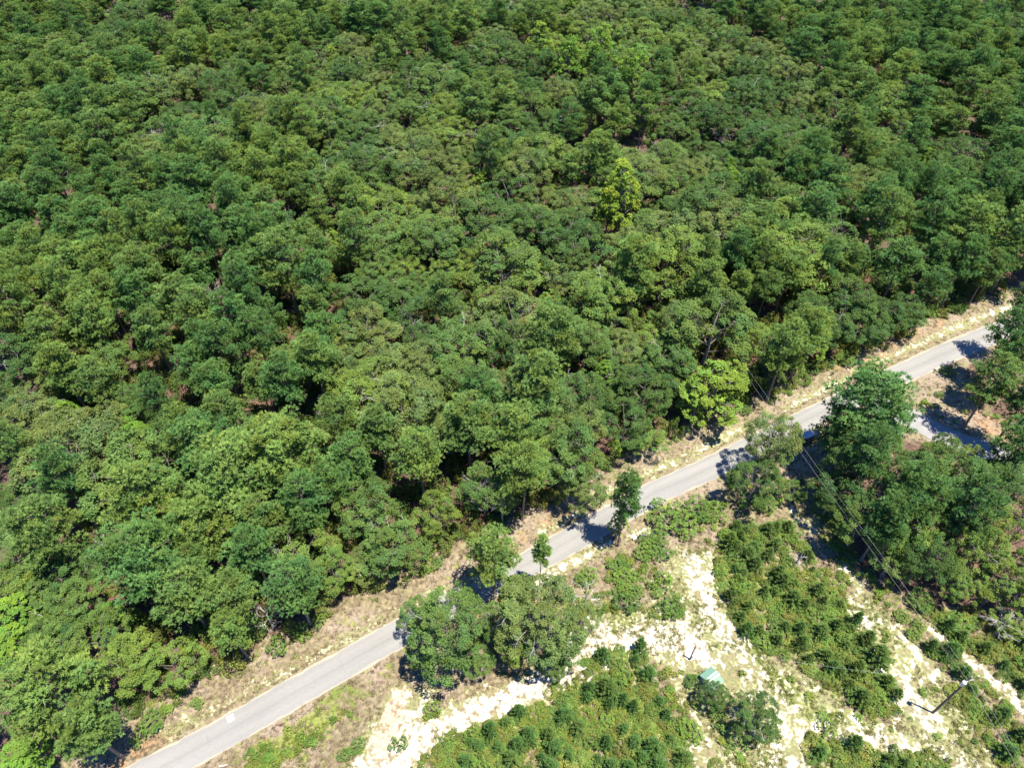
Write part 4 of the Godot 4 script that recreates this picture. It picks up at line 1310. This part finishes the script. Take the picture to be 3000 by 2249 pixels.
func car() -> void:
	var a := at(2336, 1294)
	var b := at(2398, 1262)
	var dir := (b - a).normalized()
	var mid := at(2371, 1284)
	var t := thing("parked_car", "black car with pale roof parked on the south road edge", "car", Vector3(mid.x, 0.05, mid.z), atan2(-dir.z, dir.x))
	var paint := plain_mat("black car paint", Color(0.012, 0.013, 0.016), 0.3)
	paint.clearcoat_enabled = true
	paint.clearcoat = 1.0
	paint.clearcoat_roughness = 0.06
	var silver := plain_mat("pale metallic roof paint", Color(0.3, 0.33, 0.38), 0.35, 0.3)
	var glass := plain_mat("dark car glass", Color(0.015, 0.018, 0.02), 0.05)
	var rubber := plain_mat("tyre rubber", Color(0.02, 0.02, 0.02), 0.9)
	var trim := plain_mat("black trim", Color(0.025, 0.025, 0.025), 0.7)
	var lamp := plain_mat("lamp lens", Color(0.7, 0.7, 0.7), 0.1)
	var red := plain_mat("red lamp lens", Color(0.4, 0.02, 0.02), 0.15)
	# sections along x: [x, bottom, top, half width low, half width top]
	var loft := func(sec: Array, soft: float) -> ArrayMesh:
		var s := SurfaceTool.new()
		s.begin(Mesh.PRIMITIVE_TRIANGLES)
		var rings := []
		for q in sec:
			var r := []
			for e in [[-q[3] + soft, q[1]], [-q[3], q[1] + soft], [-q[3], lerpf(q[1], q[2], 0.6)], [-q[4], q[2] - soft], [-q[4] + soft * 1.6, q[2]], [q[4] - soft * 1.6, q[2]], [q[4], q[2] - soft], [q[3], lerpf(q[1], q[2], 0.6)], [q[3], q[1] + soft], [q[3] - soft, q[1]]]:
				r.append(Vector3(q[0], e[1], e[0]))
			rings.append(r)
		var face := func(p0, p1, p2) -> void:
			s.add_vertex(p0); s.add_vertex(p1); s.add_vertex(p2)
		for i in rings.size() - 1:
			for j in 10:
				var n := (j + 1) % 10
				face.call(rings[i][j], rings[i + 1][j], rings[i + 1][n])
				face.call(rings[i][j], rings[i + 1][n], rings[i][n])
		for j in range(1, 9):
			face.call(rings[0][0], rings[0][j], rings[0][j + 1])
			face.call(rings[-1][0], rings[-1][j + 1], rings[-1][j])
		s.generate_normals()
		return s.commit()
	obj("body", loft.call([[-2.42, 0.42, 0.78, 0.78, 0.72], [-2.3, 0.34, 1.0, 0.9, 0.84], [-1.9, 0.3, 1.06, 0.95, 0.88], [0.9, 0.3, 1.06, 0.96, 0.9], [1.5, 0.3, 1.02, 0.95, 0.84], [2.2, 0.34, 0.9, 0.88, 0.74], [2.4, 0.42, 0.72, 0.74, 0.62]], 0.06), paint, t)
	obj("cabin", loft.call([[-2.32, 1.03, 1.08, 0.84, 0.82], [-2.05, 1.03, 1.66, 0.86, 0.68], [-1.9, 1.03, 1.7, 0.88, 0.7], [0.1, 1.03, 1.72, 0.88, 0.7], [0.35, 1.03, 1.68, 0.88, 0.68], [1.15, 1.03, 1.07, 0.84, 0.8]], 0.04), glass, t)
	obj("roof", loft.call([[-2.1, 1.67, 1.7, 0.68, 0.64], [-1.9, 1.7, 1.76, 0.73, 0.69], [0.05, 1.71, 1.77, 0.73, 0.69], [0.36, 1.67, 1.7, 0.69, 0.65]], 0.012), silver, t)
	for s in [-1, 1]:
		for x in [-0.75, 0.35, -1.75]:
			put(obj("pillar", box_mesh(Vector3(0.09, 0.7, 0.04), Vector3.ZERO, Basis(Vector3.RIGHT, -s * 0.27)), paint, t), Vector3(x, 1.37, s * 0.8))
		put(obj("roof_rail", box_mesh(Vector3(1.7, 0.04, 0.04)), M.galv, t), Vector3(-0.95, 1.8, s * 0.62))
		put(obj("mirror", box_mesh(Vector3(0.12, 0.16, 0.24)), paint, t), Vector3(0.75, 1.14, s * 1.0))
		put(obj("headlight", box_mesh(Vector3(0.16, 0.16, 0.34)), lamp, t), Vector3(2.27, 0.74, s * 0.58))
		put(obj("taillight", box_mesh(Vector3(0.1, 0.34, 0.2)), red, t), Vector3(-2.33, 0.84, s * 0.72))
		put(obj("side_sill", box_mesh(Vector3(2.2, 0.1, 0.08)), trim, t), Vector3(0, 0.34, s * 0.95))
		for x in [-1.45, 1.5]:
			var w := obj("wheel", lathe([[0.0, -0.11], [0.22, -0.11]], 20), trim, t)
			put(w, Vector3(x, 0.36, s * 0.86), Vector3(PI / 2 * s, 0, 0))
			obj("tyre", lathe([[0.22, -0.11], [0.33, -0.11], [0.36, -0.06], [0.36, 0.06], [0.33, 0.115], [0.23, 0.115], [0.22, 0.09]], 22), rubber, w)
			obj("rim", lathe([[0.23, 0.1], [0.2, 0.07], [0.08, 0.06], [0.06, 0.09], [0.0, 0.09]], 10), M.galv, w)
	put(obj("bumper", box_mesh(Vector3(0.14, 0.22, 1.5)), trim, t), Vector3(2.36, 0.48, 0))
	put(obj("bumper", box_mesh(Vector3(0.14, 0.22, 1.6)), trim, t), Vector3(-2.38, 0.5, 0))
	put(obj("grille", box_mesh(Vector3(0.05, 0.2, 0.8)), trim, t), Vector3(2.4, 0.7, 0))
	put(obj("number_plate", box_mesh(Vector3(0.02, 0.14, 0.3)), M.paint, t), Vector3(-2.47, 0.62, 0))
	marks.append(["the parked black car", Vector2(2371, 1270)])

func arrow_sign() -> void:
	var p := on_ground(at(2443, 1102))
	# it faces the driveway's mouth
	var to := am(1990, 920) - p
	var t := thing("arrow_sign", "yellow road sign with black double arrow opposite the driveway", "road sign", p, atan2(to.x, to.z))
	var yellow := plain_mat("yellow sign face", Color(0.78, 0.5, 0.02), 0.4)
	var black := plain_mat("black sign print", Color(0.01, 0.01, 0.01), 0.5)
	put(obj("panel", box_mesh(Vector3(1.5, 0.75, 0.02)), yellow, t), Vector3(0, 2.0, 0))
	for s in [-1, 1]:
		put(obj("post", box_mesh(Vector3(0.06, 2.4, 0.05)), M.galv, t), Vector3(s * 0.4, 1.15, -0.04))
	var a := Soup.new()
	a.box(Vector3(-0.42, -0.07, 0), Vector3(0.42, 0.07, 0.004), Color(1, 1, 1))
	for s in [-1, 1]:
		a.tri(Vector3(s * 0.64, 0, 0.004), Vector3(s * 0.36, 0.22, 0.004), Vector3(s * 0.36, -0.22, 0.004), Color(1, 1, 1))
	put(obj("arrow", a.mesh(), black, t), Vector3(0, 2.0, 0.013))
	marks.append(["the yellow arrow sign", Vector2(2445, 1082)])

func rock_mesh(n: int) -> ArrayMesh:
	var s := SurfaceTool.new()
	s.begin(Mesh.PRIMITIVE_TRIANGLES)
	var nz := noise(0.9, n, 3)
	var P := func(i: int, j: int) -> Vector3:
		var d := Vector3(sin(PI * i / 7) * cos(TAU * j / 10), cos(PI * i / 7), sin(PI * i / 7) * sin(TAU * j / 10))
		return d * (0.5 + 0.35 * nz.get_noise_3dv(d * 1.6)) * Vector3(1, 0.65, 0.85)
	for i in 7:
		for j in 10:
			for q in [[i, j], [i + 1, j + 1], [i + 1, j], [i, j], [i, j + 1], [i + 1, j + 1]]:
				s.add_vertex(P.call(q[0], q[1] % 10))
	s.generate_normals()
	return s.commit()

func small_things() -> void:
	# the square painted on the road
	var c := at(675, 2104)
	var d := road_mid[1] - road_mid[0]
	var q := obj("painted_square", box_mesh(Vector3(0.9, 0.006, 0.9)), M.paint)
	q.position = Vector3(c.x, 0.088, c.z)
	q.rotation.y = atan2(-d.y, d.x)
	tag(q, "small white painted square on the road at the lower left", "road marking")
	marks.append(["the white square on the road", Vector2(675, 2104)])
	# clods and stones of the cut bank beside the sign
	var stone := plain_mat("dusty tan stone", Color(0.36, 0.29, 0.23), 0.95)
	var rocks := [rock_mesh(3), rock_mesh(4), rock_mesh(5)]
	var spots := [[2452, 1064, 0.9], [2462, 1053, 0.7], [2478, 1068, 0.7], [2488, 1060, 0.6], [2476, 1078, 0.5], [2492, 1072, 0.6], [2500, 1052, 0.6], [2508, 1062, 0.5], [2430, 1078, 0.6], [2484, 1086, 0.5]]
	for i in spots.size():
		var s: Array = spots[i]
		var p := on_ground(at(s[0], s[1]))
		var o := obj("rock", rocks[i % 3], stone)
		o.position = p + UP * s[2] * 0.12
		o.rotation = Vector3(rng.randf() * 0.4, rng.randf() * TAU, 0)
		o.scale = Vector3.ONE * s[2] * 1.3
		tag(o, "", "rock", "tan rocks of the cut bank")
		noted.append([o, "rock", 0, Vector2(s[0], s[1])])
	# fallen trunks
	for l in [[1853, 1580, 1906, 1560, 0.26, "thick grey log lying on the sand of the south verge"], [547, 1990, 638, 1953, 0.09, "thin fallen trunk under the trees at the lower left"], [1715, 1762, 1765, 1756, 0.12, "short pale log among the shrubs south of the slim pine"], [640, 2243, 668, 2236, 0.12, "short pale log beside the road at the bottom edge"], [1290, 1610, 1240, 1650, 0.08, "thin grey fallen stem on the north verge"], [1640, 1690, 1660, 1660, 0.0, ""], [2170, 2010, 2205, 2055, 0.07, "thin pale fallen branch between shed and dark oak"], [1600, 1890, 1690, 1888, 0.07, "thin fallen branch lying below the ragged oak"]]:
		if l[4] == 0.0:
			continue
		var a: Vector3 = on_ground(at(l[0], l[1])) + UP * l[4] * 0.8
		var b: Vector3 = on_ground(at(l[2], l[3])) + UP * l[4] * 0.7
		var s := Soup.new()
		var m: Vector3 = a.lerp(b, 0.5) + Vector3(0.1, 0.02, 0.1)
		s.tube([a, a.lerp(m, 0.5), m, b], [l[4], l[4] * 0.95, l[4] * 0.85, l[4] * 0.65], 8, Color(0.42, 0.38, 0.33), true)
		s.tube([m, m + (b - a).normalized() * 0.6 + Vector3(0.1, 0.3, 0.25)], [l[4] * 0.35, l[4] * 0.12], 5, Color(0.4, 0.36, 0.31))
		tag(obj("fallen_log", s.mesh(), M.dead), l[5], "log")
	# broken snag among the young pines
	var foot := on_ground(at(2330, 1655))
	var t := thing("broken_snag", "grey broken snag among the young pines right of the sand spur", "dead tree", foot)
	var s := Soup.new()
	s.tube([Vector3(0, -0.2, 0), Vector3(0.1, 2.4, 0.05), Vector3(0.2, 4.6, 0)], [0.2, 0.17, 0.05], 8, Color(0.25, 0.24, 0.23))
	obj("trunk", s.mesh(), M.dead, t)
	var b := Soup.new()
	for i in 9:
		var a := i * 2.4
		dead_branch(b, Vector3(0.06, 0.6 + i * 0.25, 0), Vector3(cos(a), 0.4, sin(a)).normalized(), 0.9, 0.03, 2)
	obj("branches", b.mesh(), M.dead, t)
	marks.append(["the broken snag", Vector2(2345, 1632)])
	marks.append(["the lower right corner", Vector2(3000, 2249)])
	marks.append(["the bottom edge of the picture", Vector2(1600, 2249)])


# ---------------------------------------------------------------- labels that single each one out
func write_labels() -> void:
	var ords := ["", "second ", "third ", "fourth ", "fifth ", "sixth ", "seventh ", "eighth ", "ninth ", "tenth "]
	var heaps := {}
	for n in noted:
		var called: String = n[1]
		var what: String
		if called == "rock":
			what = "tan rock"
		elif called == "shrub":
			what = ["bright green shrub", "mid-green shrub", "dark shrub"][n[2]]
		elif called == "young_pine":
			what = TONES.pine_tree[n[2]] + " young pine"
		else:
			what = TONES[called][n[2]] + " " + KINDS[called]
		var here: Vector2 = n[3]
		var near := marks.duplicate()
		near.sort_custom(func(a, b): return a[1].distance_squared_to(here) < b[1].distance_squared_to(here))
		var d: Vector2 = here - near[0][1]
		var way := "right of" if d.x > absf(d.y) else ("left of" if -d.x > absf(d.y) else ("below" if d.y > 0 else "above"))
		var key: String = what + "|" + way + " " + near[0][0]
		if not heaps.has(key):
			heaps[key] = []
		heaps[key].append([d.length(), n[0]])
	for key in heaps:
		var list: Array = heaps[key]
		list.sort_custom(func(a, b): return a[0] < b[0])
		var parts: PackedStringArray = key.split("|")
		for i in list.size():
			var lab := "%s, %snearest %s" % [parts[0], ords[i] if i < ords.size() else str(i + 1) + "th ", parts[1]]
			if list.size() == 1:
				lab = "%s nearest %s" % [parts[0], parts[1]]
			list[i][1].set_meta("label", lab)
			if not list[i][1].has_meta("group"):
				var nm: String = parts[0]
				list[i][1].set_meta("group", nm + ("s of the wood" if not nm.ends_with("shrub") else "s of the clearing and verges"))


# ---------------------------------------------------------------- the scene
func _ready() -> void:
	rng.seed = 4711
	var cam := Camera3D.new()
	cam.name = "camera"
	cam.position = EYE
	cam.rotation_degrees = Vector3(-PITCH, 0, 0)
	cam.fov = FOV
	cam.near = 0.5
	cam.far = 6000.0
	add_child(cam)
	cam.current = true

	var sky := ProceduralSkyMaterial.new()
	sky.sky_top_color = Color(0.22, 0.42, 0.75)
	sky.sky_horizon_color = Color(0.70, 0.80, 0.92)
	sky.sky_curve = 0.12
	sky.ground_bottom_color = Color(0.16, 0.2, 0.1)
	sky.ground_horizon_color = Color(0.5, 0.56, 0.6)
	var env := Environment.new()
	env.background_mode = Environment.BG_SKY
	env.sky = Sky.new()
	env.sky.sky_material = sky
	env.background_energy_multiplier = 0.7
	env.tonemap_mode = Environment.TONE_MAPPER_LINEAR
	env.tonemap_exposure = 2.6
	env.sdfgi_enabled = true
	env.ssao_enabled = true
	env.ssil_enabled = true
	var we := WorldEnvironment.new()
	we.name = "environment"
	we.environment = env
	add_child(we)

	var sun := DirectionalLight3D.new()
	sun.name = "sun"
	sun.light_energy = 1.6
	sun.light_color = Color(1.0, 0.96, 0.89)
	sun.light_angular_distance = 0.5
	sun.shadow_enabled = true
	add_child(sun)
	var down := Vector3(-0.86, -3.75, -0.51)              # measured from the utility pole's shadow
	sun.look_at_from_position(Vector3(0, 200, 0), Vector3(0, 200, 0) + down, Vector3.FORWARD)

	bumps = noise(0.035, 17, 3)
	materials()
	# the road's middle line from the lower left to the upper right, and its half width
	for q in [[-75.0, -15.0, 2.7], [-48.4, -31.1, 2.6], [-44.2, -33.6, 2.42], [-33.0, -40.7, 2.44], [-24.6, -46.1, 2.4], [-11.3, -54.4, 2.46], [4.5, -63.9, 2.5], [13.6, -69.6, 2.45], [26.3, -77.5, 2.5], [32.9, -80.8, 2.45], [56.7, -94.0, 2.55], [68.1, -100.3, 2.65], [84.2, -109.1, 2.7], [94.7, -114.6, 2.7], [110.0, -121.8, 2.7], [150.0, -139.0, 2.7]]:
		road_mid.append(Vector2(q[0], q[1]))
		road_half.append(q[2])
	for q in [[2560, 1165], [2640, 1210], [2700, 1242], [2790, 1288], [2922, 1330], [3120, 1415]]:
		var p := at(q[0], q[1])
		drive_mid.append(Vector2(p.x, p.z))
	ground_fields()
	ground()
	roads()
	build_protos()
	M.shrub = [leaf_mat("shrub leaves", Color(0.9, 1, 0.8))]
	hand_trees()
	dead_trees()
	forest()
	saplings()
	lone_shrubs()
	far_trees()
	undergrowth()
	power_line()
	shed()
	car()
	arrow_sign()
	small_things()
	write_labels()
